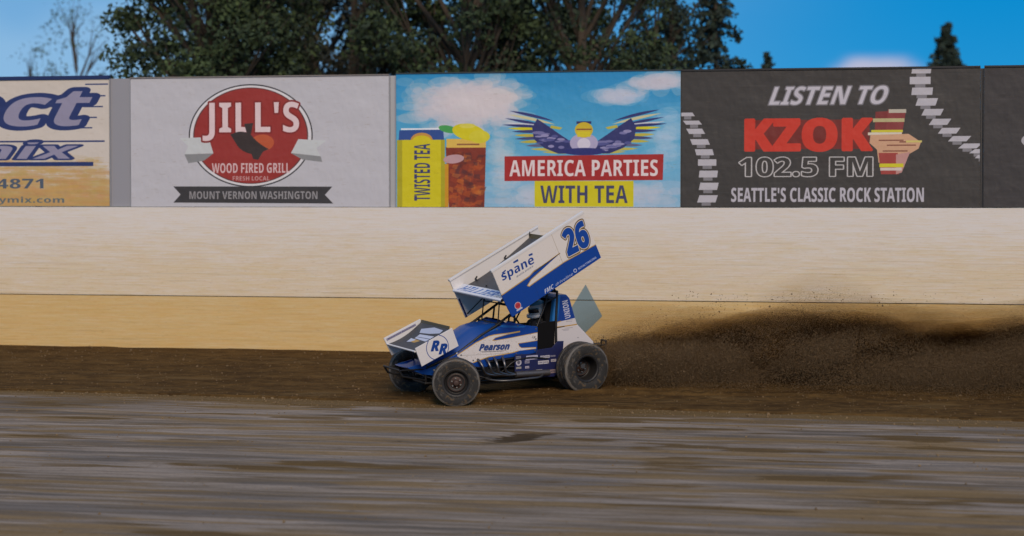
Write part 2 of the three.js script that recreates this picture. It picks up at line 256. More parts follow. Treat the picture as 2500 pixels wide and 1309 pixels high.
billboard('sky blue billboard with spread eagle, yellow can and glass of iced tea', -2.03, 2.86, BY, 5.085, [968, 176, 1664, 507], (g) => {
  const gr = g.createLinearGradient(0, 176, 0, 507); gr.addColorStop(0, '#1a86c0'); gr.addColorStop(0.5, '#4da3cc'); gr.addColorStop(1, '#86b4d2'); g.fillStyle = gr; g.fillRect(968, 176, 696, 331);
  const r = rng(9);
  const cloud = (x0, x1, y0, y1, n, c, a) => { for (let i = 0; i < n; i++) { const u = r() + r() - 1, v = r() + r() - 1; g.fillStyle = c; g.globalAlpha = a * r(); g.beginPath(); g.ellipse((x0 + x1) / 2 + u * (x1 - x0) / 2, (y0 + y1) / 2 + v * (y1 - y0) / 2, 10 + r() * 34, 6 + r() * 15, 0, 0, 7); g.fill(); } g.globalAlpha = 1; };
  cloud(985, 1300, 178, 330, 460, '#c6c3cc', 0.30); cloud(1080, 1290, 200, 290, 140, '#cfc8cc', 0.4); cloud(1200, 1660, 430, 520, 260, '#b9c2d2', 0.32); cloud(1205, 1262, 300, 480, 80, '#bcc6d2', 0.2); cloud(1440, 1600, 222, 250, 40, '#bcc3d6', 0.3); cloud(1530, 1680, 180, 222, 60, '#c3c3d0', 0.35); cloud(1590, 1670, 250, 430, 60, '#a9c4dc', 0.25);
  // can
  poly(g, [[976, 316], [1086, 314], [1088, 340], [974, 340]], '#23468c'); g.fillStyle = '#dfe3ea'; g.fillRect(980, 311, 104, 4);
  g.fillStyle = '#c08b3e'; g.beginPath(); g.ellipse(1032, 342, 28, 20, 0, Math.PI, 0); g.fill(); g.fillStyle = '#cdbd00'; g.beginPath(); g.ellipse(1032, 343, 24, 14, 0, Math.PI, 0); g.fill();
  const cg = g.createLinearGradient(970, 0, 1090, 0); cg.addColorStop(0, '#8d8a20'); cg.addColorStop(0.16, '#cfc400'); cg.addColorStop(0.8, '#cfc400'); cg.addColorStop(1, '#a89e08'); g.fillStyle = '#cbc000'; g.fillRect(970, 340, 120, 167); g.fillStyle = '#a8a012'; g.fillRect(970, 340, 13, 167); g.fillRect(1080, 340, 10, 167);
  g.save(); g.translate(1053, 492); g.rotate(-Math.PI / 2); words(g, 'TWISTED TEA', 0, 142, -40, 0, 'bold', '#34386a'); g.restore();
  // glass of iced tea
  poly(g, [[1092, 358], [1192, 356], [1188, 507], [1100, 507]], '#7c2c18');
  for (let i = 0; i < 130; i++) { g.globalAlpha = 0.5; g.fillStyle = ['#b5571a', '#5f2016', '#9c3d16', '#c2702a', '#43202a'][Math.floor(r() * 5)]; const x = 1100 + r() * 74, y = 372 + r() * 128; poly(g, [[x, y], [x + 8 + r() * 14, y - 4 + r() * 8], [x + 6 + r() * 12, y + 8 + r() * 12], [x - 3, y + 8]], g.fillStyle); } g.globalAlpha = 1;
  g.fillStyle = '#b9949a'; g.beginPath(); g.ellipse(1112, 388, 26, 11, -0.1, 0, 7); g.fill(); g.fillStyle = '#c78d12'; g.fillRect(1090, 400, 9, 107);
  g.fillStyle = '#d7b34e'; g.fillRect(1094, 338, 98, 22); g.fillStyle = '#8b5a32'; g.fillRect(1120, 350, 56, 4);
  g.fillStyle = '#3f9a4c'; g.beginPath(); g.ellipse(1098, 314, 24, 9, 0.2, 0, 7); g.fill();
  g.fillStyle = '#cfc400'; g.beginPath(); g.ellipse(1150, 322, 42, 20, 0.2, 0, 7); g.fill(); g.fillStyle = '#d5cc4e'; g.beginPath(); g.ellipse(1146, 306, 20, 6, 0, 0, 7); g.fill(); g.fillStyle = '#cfc62a'; g.beginPath(); g.ellipse(1176, 333, 26, 16, 0, 0, 7); g.fill();
  // eagle with spread wings
  const wing = (k) => {
    const X = (x) => 1432 + k * (1432 - x);
    for (const [x, y, l, a, c] of [[1250, 270, 110, 0.22, '#28306e'], [1246, 279, 118, 0.20, '#c9c59a'], [1238, 288, 128, 0.20, '#28306e'], [1236, 299, 126, 0.10, '#c9ccd4'], [1232, 304, 130, 0.06, '#232a68'], [1246, 313, 96, 0.02, '#cfc614'], [1256, 321, 92, -0.02, '#2c3470'], [1262, 330, 70, 0.0, '#b8ae3e'], [1264, 339, 80, -0.06, '#3b4274'], [1274, 347, 66, -0.06, '#b8ae3e'], [1290, 356, 64, -0.04, '#5a5f80'], [1300, 364, 90, 0.02, '#bcb350'], [1330, 372, 90, 0.0, '#bcb350']]) {
      g.fillStyle = c; g.beginPath(); const q = X(x), m = X(x + l); g.moveTo(q, y); g.quadraticCurveTo((q + m) / 2, y - 7 + a * l * 0.4, m, y + a * l + 2); g.quadraticCurveTo((q + m) / 2, y + 8 + a * l * 0.4, q, y); g.fill();
    }
    poly(g, [[X(1318), 290], [X(1345), 308], [X(1376), 330], [X(1400), 346], [X(1424), 352], [X(1424), 376], [X(1370), 376], [X(1336), 362], [X(1310), 340], [X(1306), 312]], '#252b66');
    for (let i = 0; i < 16; i++) { const x = 1318 + r() * 84, y = 318 + (x - 1318) * 0.34 + r() * 30; g.fillStyle = ['#6f6ea0', '#8d89b4', '#4c4f8a'][i % 3]; g.beginPath(); g.ellipse(X(x), y, 7 + r() * 9, 2 + r() * 2, 0, 0, 7); g.fill(); }
    poly(g, [[X(1352), 306], [X(1380), 312], [X(1374), 317], [X(1350), 313]], '#b8b040');
  };
  wing(1); wing(-1);
  g.fillStyle = '#a9a3c4'; g.beginPath(); g.ellipse(1432, 350, 34, 24, 0, 0, 7); g.fill(); g.fillStyle = '#cdc8d8'; g.beginPath(); g.ellipse(1432, 352, 16, 14, 0, 0, 7); g.fill(); g.fillStyle = '#20266e'; g.beginPath(); g.ellipse(1432, 371, 52, 9, 0, 0, 7); g.fill();
  g.fillStyle = '#2a2a60'; g.fillRect(1414, 297, 36, 6); g.fillStyle = '#c9b024'; g.beginPath(); g.ellipse(1432, 318, 22, 19, 0, 0, 7); g.fill(); g.fillStyle = '#7a3b28'; g.fillRect(1414, 315, 37, 3); g.fillStyle = '#d0c116'; g.fillRect(1416, 322, 32, 13);
  poly(g, [[1238, 382], [1624, 378], [1622, 441], [1238, 443]], '#a01f1e'); words(g, 'AMERICA PARTIES', 1250, 1612, 391, 431, 'bold', '#dccfd0');
  g.fillStyle = '#cbc000'; g.fillRect(1312, 443, 240, 63); words(g, 'WITH TEA', 1326, 1538, 453, 497, 'bold', '#3b3d62');
}, std([0.03, 0.045, 0.05], 0.7), 0.018);
billboard('black radio station billboard with grey checker arcs and red call letters', 2.87, 7.715, BY + 0.005, 5.07, [1664, 168, 2392, 504], (g) => {
  g.fillStyle = '#363331'; g.fillRect(1664, 168, 728, 336);
  const r = rng(12); for (let i = 0; i < 900; i++) { g.fillStyle = `rgba(${r() < 0.5 ? '30,30,30' : '90,86,84'},${r() * 0.14})`; g.fillRect(1664 + r() * 728, 168 + r() * 336, 8 + r() * 70, 1 + r() * 3); }
  const check = (x, y, w, h, lean) => { poly(g, [[x + lean, y], [x + w + lean, y], [x + w, y + h], [x, y + h]], '#b4b2ba'); };
  for (const [x, y, w, h, l] of [[1662, 270, 36, 9, -6], [1676, 290, 40, 10, -8], [1684, 310, 40, 13, -8], [1692, 336, 44, 14, -6], [1702, 361, 44, 15, -4], [1706, 386, 46, 16, 0], [1708, 414, 46, 17, 2], [1708, 444, 46, 18, 4], [1704, 475, 46, 18, 6], [2228, 164, 46, 16, 2], [2224, 188, 50, 18, 0], [2228, 214, 50, 18, 2], [2238, 240, 48, 18, 6], [2252, 266, 46, 16, 8], [2270, 290, 44, 15, 10], [2292, 312, 44, 14, 10], [2316, 332, 44, 13, 12], [2340, 350, 44, 12, 14], [2366, 364, 46, 10, 14], [2380, 378, 38, 8, 8]]) { check(x, y, w, h, l); g.fillStyle = '#7c7a80'; g.fillRect(x + w * 0.25, y + h, w * 0.5, 8); }
  words(g, 'LISTEN TO', 1876, 2166, 208, 252, 'italic bold', '#bdbac4', { skew: -0.12, outlines: [['#77757c', 10]] });
  g.fillStyle = '#6f2019'; g.fillRect(1822, 290, 306, 72); words(g, 'KZOK', 1814, 2132, 288, 364, 'bold', '#c4311d', { outlines: [['#c4311d', 7]] });
  words(g, '102.5 FM', 1806, 2142, 382, 428, 'bold', '#363331', { outlines: [['#b9b6b6', 8]] });
  g.save(); words(g, '102.5 FM', 1806, 2142, 382, 428, 'bold', '#363331'); g.restore();
  words(g, "SEATTLE'S CLASSIC ROCK STATION", 1788, 2262, 457, 491, 'bold', '#b6b3bd', { outlines: [['#8a8890', 3]] });
  // raised hand with banded cuff
  poly(g, [[2142, 272], [2178, 270], [2172, 330], [2140, 330]], '#7a2c2c'); poly(g, [[2172, 266], [2216, 266], [2206, 330], [2166, 330]], '#833434');
  for (const [x, y, w, h, c] of [[2174, 266, 42, 9, '#b9b2a2'], [2136, 288, 76, 9, '#b5ac7e'], [2132, 316, 76, 6, '#c9c02c'], [2124, 322, 82, 7, '#d0c8b6']]) { g.fillStyle = c; g.fillRect(x, y, w, h); }
  g.fillStyle = '#c79c7c'; g.beginPath(); g.moveTo(2130, 328); g.lineTo(2222, 326); g.lineTo(2252, 346); g.lineTo(2246, 362); g.lineTo(2222, 376); g.lineTo(2206, 398); g.lineTo(2150, 396); g.lineTo(2146, 364); g.lineTo(2128, 348); g.closePath(); g.fill();
  for (const [x, y, w] of [[2150, 340, 60], [2170, 352, 70], [2160, 366, 60], [2200, 344, 44]]) { g.fillStyle = '#7d4a38'; g.fillRect(x, y, w, 3); } g.fillStyle = '#c9bc6a'; g.fillRect(2216, 342, 38, 5);
  poly(g, [[2150, 372], [2196, 372], [2200, 424], [2156, 424]], '#9c3c36'); poly(g, [[2192, 376], [2226, 370], [2206, 420], [2192, 424]], '#b98a84'); g.fillStyle = '#cbc41c'; g.fillRect(2152, 398, 58, 9); g.fillStyle = '#cfc3bd'; g.fillRect(2154, 408, 52, 7);
}, frameMat, 0.03);
billboard('plain black billboard with white curves at the far right end of the wall', 7.775, 13.2, BY + 0.005, 5.072, [2404, 160, 3200, 500], (g) => {
  g.fillStyle = '#333031'; g.fillRect(2404, 160, 796, 340);
  const r = rng(13); for (let i = 0; i < 700; i++) { g.fillStyle = `rgba(${r() < 0.5 ? '34,32,34' : '84,80,86'},${r() * 0.14})`; g.fillRect(2404 + r() * 796, 160 + r() * 340, 8 + r() * 70, 1 + r() * 3); }
  g.strokeStyle = '#a5a3aa'; g.lineWidth = 8; g.beginPath(); g.ellipse(2700, 338, 206, 36, 0, 0, 7); g.stroke();
}, frameMat, 0.03);
// steel uprights that show between the sheets
for (const [s, w, lab, y0] of [[-7.06, 0.392, 'wide grey steel upright between the cream and the white billboard', 2.83], [-2.0925, 0.121, 'narrow pale steel upright left of the sky blue billboard', 2.82], [7.745, 0.058, 'narrow grey steel upright between the two black billboards', 2.82]]) {
  const o = thing('steel_upright', lab, 'post', 'uprights between the billboards'); wallFrame(o, s, y0, -0.035);
  const web = new THREE.BoxGeometry(w, 2.24, 0.03); web.translate(0, 1.12, -0.03); part('web', web, s < -5 ? std([0.30, 0.30, 0.33], 0.6, 0.2) : s > 5 ? std([0.07, 0.068, 0.07], 0.6, 0.2) : std([0.4, 0.41, 0.43], 0.6, 0.2), o);
  for (const k of [-1, 1]) { const f = new THREE.BoxGeometry(0.014, 2.24, 0.075); f.translate(k * (w / 2 - 0.008), 1.12, -0.02); part('flange', f, s > 5 ? frameMat : steel, o); }
}

// ------------------------------------------------------------------ trees behind the wall
function leafMesh(list, tones) {                                       // list of [x, y, z, size, tone]: small folded leaves
  const n = list.length, pos = new Float32Array(n * 12), col = new Float32Array(n * 12), nor = new Float32Array(n * 12), idx = new Uint32Array(n * 6), r = rng(n);
  const a = V(), b = V(), c = V();
  for (let k = 0; k < n; k++) {
    const [x, y, z, sz, tone] = list[k];
    a.set(r() - 0.5, r() - 0.5, r() - 0.5).normalize(); b.set(r() - 0.5, r() - 0.5, r() - 0.5).cross(a).normalize(); c.crossVectors(a, b);
    const w = sz * 0.5, P = [[-w, 0], [0, -w * 0.55], [w, 0], [0, w * 0.55]], t = tones[tone % tones.length], q = 0.75 + 0.5 * r();
    P.forEach(([u, v], i) => { const f = i % 2 ? w * 0.25 : 0, o = k * 12 + i * 3; pos[o] = x + a.x * u + b.x * v + c.x * f; pos[o + 1] = y + a.y * u + b.y * v + c.y * f; pos[o + 2] = z + a.z * u + b.z * v + c.z * f; col[o] = t[0] * q; col[o + 1] = t[1] * q; col[o + 2] = t[2] * q; nor[o] = c.x; nor[o + 1] = c.y; nor[o + 2] = c.z; });
    const o = k * 4; idx.set([o, o + 1, o + 2, o, o + 2, o + 3], k * 6);
  }
  const g = new THREE.BufferGeometry(); g.setAttribute('position', new THREE.BufferAttribute(pos, 3)); g.setAttribute('normal', new THREE.BufferAttribute(nor, 3)); g.setAttribute('color', new THREE.BufferAttribute(col, 3)); g.setIndex(new THREE.BufferAttribute(idx, 1)); return g;
}
function limb(p, q, r0, r1, n = 6) {                                   // tapered stick from p to q
  const d = V().subVectors(q, p), g = new THREE.CylinderGeometry(r1, r0, d.length(), n, 1); g.translate(0, d.length() / 2, 0);
  g.applyQuaternion(new THREE.Quaternion().setFromUnitVectors(V(0, 1, 0), d.normalize())); g.translate(p.x, p.y, p.z); return g;
}
const leafMat = new THREE.MeshStandardMaterial({ color: 0xffffff, vertexColors: true, roughness: 0.85, side: THREE.DoubleSide });
const barkMat = std([0.055, 0.043, 0.033], 0.95);
const GREEN = [[0.026, 0.046, 0.019], [0.036, 0.060, 0.022], [0.019, 0.034, 0.017], [0.048, 0.076, 0.026]];
const BROWN = [[0.040, 0.043, 0.026], [0.032, 0.035, 0.022], [0.052, 0.051, 0.033], [0.028, 0.038, 0.019]];
const FIR = [[0.018, 0.034, 0.024], [0.025, 0.044, 0.030], [0.014, 0.026, 0.020]];
function broadleaf(label, x, z, h, rx, base, seed, tones, clumps, perClump, leaf, gap, slim = 1) {
  const o = thing('broadleaf_tree', label, 'tree', 'trees behind the wall'); o.position.set(x, 0.15, z); const r = rng(seed), wood = [], leaves = [];
  const top = V((r() - 0.5) * 0.6, h * 0.93, (r() - 0.5) * 0.6), fork = V((r() - 0.5) * 0.3, base * 0.9, (r() - 0.5) * 0.3);
  const tk = slim; wood.push(limb(V(0, 0, 0), fork, h * 0.02 * tk, h * 0.015 * tk, 9), limb(fork, top, h * 0.015 * tk, h * 0.003 * tk, 7));
  for (let i = 0; i < clumps; i++) {
    const t = r(), a = r() * 6.283, y = base + (h - base) * t, prof = Math.sqrt(Math.max(0, 1 - Math.pow((t - 0.42) / 0.6, 2))), rr = rx * prof * (0.35 + 0.65 * Math.sqrt(r()));
    const c = V(Math.cos(a) * rr, y, Math.sin(a) * rr);
    if (i % (slim < 1 ? 6 : 3) === 0) { const st = V().lerpVectors(fork, top, Math.max(0, t - 0.22)); wood.push(limb(st, c, h * 0.006, h * 0.0018, 5)); for (let q = 0; q < 3; q++) wood.push(limb(V().lerpVectors(st, c, 0.6), V(c.x + (r() - 0.5) * 1.1, c.y + (r() - 0.2) * 0.9, c.z + (r() - 0.5) * 1.1), h * 0.0025, 0.006, 4)); }
    const cr = gap * (0.55 + 0.75 * r()), tone = Math.floor(r() * 4);
    for (let k = 0; k < perClump; k++) { const u = r() * 2 - 1, th = r() * 6.283, q = Math.cbrt(r()) * cr, s = Math.sqrt(1 - u * u); leaves.push([c.x + Math.cos(th) * s * q * 1.15, c.y + u * q * 0.7, c.z + Math.sin(th) * s * q * 1.15, leaf * (0.6 + 0.8 * r()), r() < 0.75 ? tone : tone + 1]); }
  }
  part('trunk', wood, barkMat, o); part('crown', leafMesh(leaves, tones), leafMat, o); return o;
}
function fir(label, x, z, h, rb, base, seed, n, needle) {
  const o = thing('fir_tree', label, 'tree', 'trees behind the wall'); o.position.set(x, 0.15, z); const r = rng(seed), wood = [limb(V(0, 0, 0), V(0, h, 0), h * 0.016, 0.012, 8)], leaves = [];
  for (let i = 0; i < n; i++) {
    const t = (i + r()) / n, y = base + (h - base) * t, len = rb * (1 - t) * (0.6 + 0.55 * r()) + 0.1, a = r() * 6.283, tip = V(Math.cos(a) * len, y - len * 0.28 + (r() - 0.5) * 0.25, Math.sin(a) * len), st = V(0, y + 0.05, 0);
    wood.push(limb(st, tip, 0.022, 0.005, 4));
    for (let k = 0, m = Math.round(14 + len * 46); k < m; k++) { const q = Math.sqrt(r()), w = 0.26 * len * (1 - q * 0.6) + 0.05; leaves.push([tip.x * q + (r() - 0.5) * w * 2, lerp(st.y, tip.y, q) + (r() - 0.6) * 0.14, tip.z * q + (r() - 0.5) * w * 2, needle * (0.6 + 0.8 * r()), Math.floor(r() * 3)]); }
  }
  part('trunk', wood, barkMat, o); part('crown', leafMesh(leaves, FIR), leafMat, o); return o;
}
broadleaf('large green broadleaf tree rising behind the white billboard', -7.2, -53, 12.5, 2.35, 2.8, 301, GREEN, 165, 190, 0.14, 0.62);
broadleaf('brownish open tree behind the right edge of the white billboard', -4.1, -57, 12.0, 2.3, 3.0, 302, BROWN, 125, 165, 0.125, 0.60);
broadleaf('dense dark tree behind the left half of the sky blue billboard', -1.2, -53, 13.0, 2.3, 2.6, 303, GREEN, 165, 190, 0.14, 0.62);
broadleaf('dark tree behind the right half of the sky blue billboard', 1.7, -54.5, 12.2, 2.1, 2.8, 304, GREEN, 150, 180, 0.13, 0.60);
broadleaf('low loose tree between the dark tree and the pointed fir', 3.6, -57, 8.3, 1.3, 3.0, 305, FIR, 60, 120, 0.12, 0.48);
broadleaf('leafy tree in the back row behind the brownish open tree', -5.8, -63, 12.5, 2.6, 3.0, 306, BROWN, 140, 150, 0.17, 0.70);
broadleaf('leafy tree in the back row between the two dense dark trees', 0.2, -63, 12.8, 2.5, 3.0, 307, GREEN, 140, 150, 0.17, 0.70);
broadleaf('leafy tree in the back row behind the big green tree', -8.6, -62, 10.8, 1.7, 3.0, 308, GREEN, 60, 120, 0.15, 0.60);
fir('pointed dark fir behind the left end of the black billboard', 5.3, -58, 9.4, 2.1, 1.6, 311, 190, 0.15);
fir('second fir close behind the loose tree at the sky gap', 4.3, -61, 8.6, 2.0, 1.5, 312, 170, 0.15);
fir('small distant fir top above the black radio billboard', 15.6, -80, 9.0, 3.4, 1.6, 313, 260, 0.2);
fir('low fir tip just right of the big tree group', 7.95, -70, 7.35, 1.9, 1.4, 314, 150, 0.15);
broadleaf('thin sparse sapling far behind the cream billboard', -14.8, -75, 9.3, 1.25, 3.4, 315, GREEN, 60, 20, 0.10, 0.60, 0.35);
broadleaf('small sparse sapling at the left edge behind the cream billboard', -16.6, -78, 8.2, 0.9, 3.4, 316, GREEN, 26, 16, 0.10, 0.5, 0.35);

// ------------------------------------------------------------------ sprint car.  own axes: x forward, y up, z to the driver's right
const car = thing('sprint_car', 'blue and white winged sprint car number 26 sliding sideways on the dirt', 'race car');
car.matrixAutoUpdate = true;
{ const m = new THREE.Matrix4().makeBasis(V(-0.87385252, -0.04187565, 0.48438436), V(-0.00783375, 0.99736728, 0.07209123), V(-0.48612798, 0.05920256, -0.87187995)); car.quaternion.setFromRotationMatrix(m); car.position.set(-0.20674, 0.09405, -33.04897); }
const WHITE = phys([0.66, 0.65, 0.65], 0.38, { clearcoat: 0.5, clearcoatRoughness: 0.2 }), BLUE = phys([0.002, 0.048, 0.25], 0.42, { clearcoat: 0.3, clearcoatRoughness: 0.25 }), NAVY = phys([0.008, 0.018, 0.10], 0.4, { clearcoat: 0.4 });
const BLACK = std([0.012, 0.012, 0.013], 0.45, 0.2), RUBBER = std([0.022, 0.021, 0.02], 0.9), CHROME = std([0.17, 0.165, 0.17], 0.42, 1), ALU = std([0.22, 0.22, 0.22], 0.45, 0.85), CARBON = std([0.055, 0.056, 0.062], 0.5, 0.1), DARK = phys([0.008, 0.008, 0.009], 0.9, { specularIntensity: 0.2 }), GREYW = std([0.36, 0.36, 0.37], 0.55);
const printed = (t, rough = 0.36) => new THREE.MeshPhysicalMaterial({ map: t, roughness: rough, clearcoat: 0.2, clearcoatRoughness: 0.3 });
function plate(pts, z0, z1, bevel = 0.004) {                            // flat sheet in the x-y plane between two z
  const sh = new THREE.Shape(pts.map(([x, y]) => new THREE.Vector2(x, y))); const th = Math.abs(z1 - z0) - 2 * bevel;
  const g = new THREE.ExtrudeGeometry(sh, { depth: th, bevelEnabled: bevel > 0, bevelSize: bevel, bevelThickness: bevel, bevelSegments: 2, curveSegments: 8 }); g.translate(0, 0, Math.min(z0, z1) + bevel); return g;
}
function mapXY(g, fn) { const p = g.attributes.position, uv = g.attributes.uv; for (let i = 0; i < p.count; i++) { const [u, v] = fn(p.getX(i), p.getY(i), p.getZ(i)); uv.setXY(i, u, v); } return g; }
function pipe(pts, r, n = 8) {                                          // bent tube through the points
  const P = pts.map((p) => V(...p)), out = [];
  for (let i = 0; i < P.length - 1; i++) out.push(limb(P[i], P[i + 1], r, r, n)); for (let i = 0; i < P.length; i++) { const s = new THREE.SphereGeometry(r, n, 6); s.translate(P[i].x, P[i].y, P[i].z); out.push(s); } return out;
}
function curve(pts, r, n = 8, seg = 24) { return new THREE.TubeGeometry(new THREE.CatmullRomCurve3(pts.map((p) => V(...p))), seg, r, n); }
function box(w, h, d, x, y, z, rad = 0.008) { const g = new RoundedBoxGeometry(w, h, d, 2, rad); g.translate(x, y, z); return g; }
function grid(nu, nv, fn) {                                             // surface through fn(u, v) -> [x, y, z]
  const pos = [], uv = [], idx = []; for (let j = 0; j <= nv; j++) for (let i = 0; i <= nu; i++) { pos.push(...fn(i / nu, j / nv)); uv.push(i / nu, j / nv); }
  for (let j = 0; j < nv; j++) for (let i = 0; i < nu; i++) { const a = j * (nu + 1) + i, b = a + nu + 1; idx.push(a, a + 1, b, a + 1, b + 1, b); }
  const g = new THREE.BufferGeometry(); g.setAttribute('position', new THREE.Float32BufferAttribute(pos, 3)); g.setAttribute('uv', new THREE.Float32BufferAttribute(uv, 2)); g.setIndex(idx); g.computeVertexNormals(); return g;
}
const curveY = (tab, x) => { if (x >= tab[0][0]) return tab[0][1]; for (let i = 0; i < tab.length - 1; i++) if (x <= tab[i][0] && x >= tab[i + 1][0]) { const t = (tab[i][0] - x) / (tab[i][0] - tab[i + 1][0]); return lerp(tab[i][1], tab[i + 1][1], t); } return tab[tab.length - 1][1]; };

// top wing ------------------------------------------------------------
const foilAt = (t) => [0.325 - 1.30 * t, 1.482 + 0.72 * t - 0.115 * Math.sin(Math.PI * Math.pow(t, 0.8)) * 0.8];
const foilTex = canvasTex(1024, 1024, (g) => {                           // x across the wing, left to right of the car; y from the front edge back
  g.translate(0, 1024); g.scale(1, -1); g.fillStyle = '#3a3b40'; g.fillRect(0, 0, 1024, 1024);
  const r = rng(4); for (let i = 0; i < 2500; i++) { g.fillStyle = `rgba(${r() < 0.5 ? '20,20,22' : '110,104,96'},${r() * 0.16})`; g.fillRect(r() * 1024, r() * 1024, 1 + r() * 8, 1 + r() * 10); }
  poly(g, [[0, 210], [300, 330], [330, 360], [0, 300]], '#b98d3a'); poly(g, [[0, 218], [270, 330], [0, 292]], '#1c2a66'); poly(g, [[0, 232], [180, 300], [0, 280]], '#c9c8d4');
  poly(g, [[0, 640], [330, 760], [690, 880], [660, 905], [300, 820], [0, 740]], '#c9c8cf'); poly(g, [[60, 800], [380, 900], [560, 960], [520, 975], [0, 880]], '#bdbcc4'); poly(g, [[0, 900], [260, 960], [200, 985], [0, 960]], '#cccad2');
});
const wing = part('top_wing', grid(24, 30, (u, t) => { const [x, y] = foilAt(t); return [x, y, lerp(-0.745, 0.745, u)]; }), new THREE.MeshStandardMaterial({ map: foilTex, roughness: 0.5 }), car);
part('wing_underside', grid(12, 20, (u, t) => { const [x, y] = foilAt(t); return [x - 0.01, y - 0.012 - 0.055 * Math.sin(Math.PI * t), lerp(0.745, -0.745, u)]; }), GREYW, wing);
{ // rolled leading edge with the driver's name, and the raised strip at the back
  const lip = canvasTex(1024, 96, (g) => { g.fillStyle = '#d4d6de'; g.fillRect(0, 0, 1024, 96); g.fillStyle = '#e6e7ee'; g.fillRect(0, 66, 1024, 30); words(g, 'HILLIER', 40, 800, 6, 58, 'italic bold', '#0e5fae', { skew: -0.15 }); words(g, 'RACING', 830, 990, 26, 58, 'italic bold', '#7d8694', { skew: -0.15 }); });
  const g = grid(8, 12, (u, t) => { const a = t * 1.45 * Math.PI - 0.25; const k = 0.5 + 0.5 * Math.cos(a * 0.5); return t < 0.62 ? [0.325 - 0.165 + 0.165 * (t / 0.62) * 1.0 + 0.012, 1.482 + 0.068 * (1 - t / 0.62) - 0.012 * Math.sin(Math.PI * t / 0.62) + 0.010, lerp(0.752, -0.752, u)] : [0.337 + 0.020 * Math.sin((t - 0.62) / 0.38 * Math.PI), 1.492 - 0.052 * ((t - 0.62) / 0.38), lerp(0.752, -0.752, u)]; });
  const uv = g.attributes.uv; for (let i = 0; i < uv.count; i++) uv.setXY(i, uv.getX(i), 1 - uv.getY(i));
  part('leading_edge', g, printed(lip), wing).userData.label = 'white leading edge printed with a name in blue';
  const [x, y] = foilAt(1); const w = plate([[x + 0.01, y - 0.01], [x - 0.012, y + 0.055], [x - 0.024, y + 0.055], [x - 0.01, y - 0.02]], -0.742, 0.742, 0.002); part('rear_wicker', w, std([0.09, 0.072, 0.035], 0.5, 0.3), wing);
}
const LB = { o: [0.501, 1.899], t: [-0.891, 0.4545], n: [-0.4545, -0.891] };
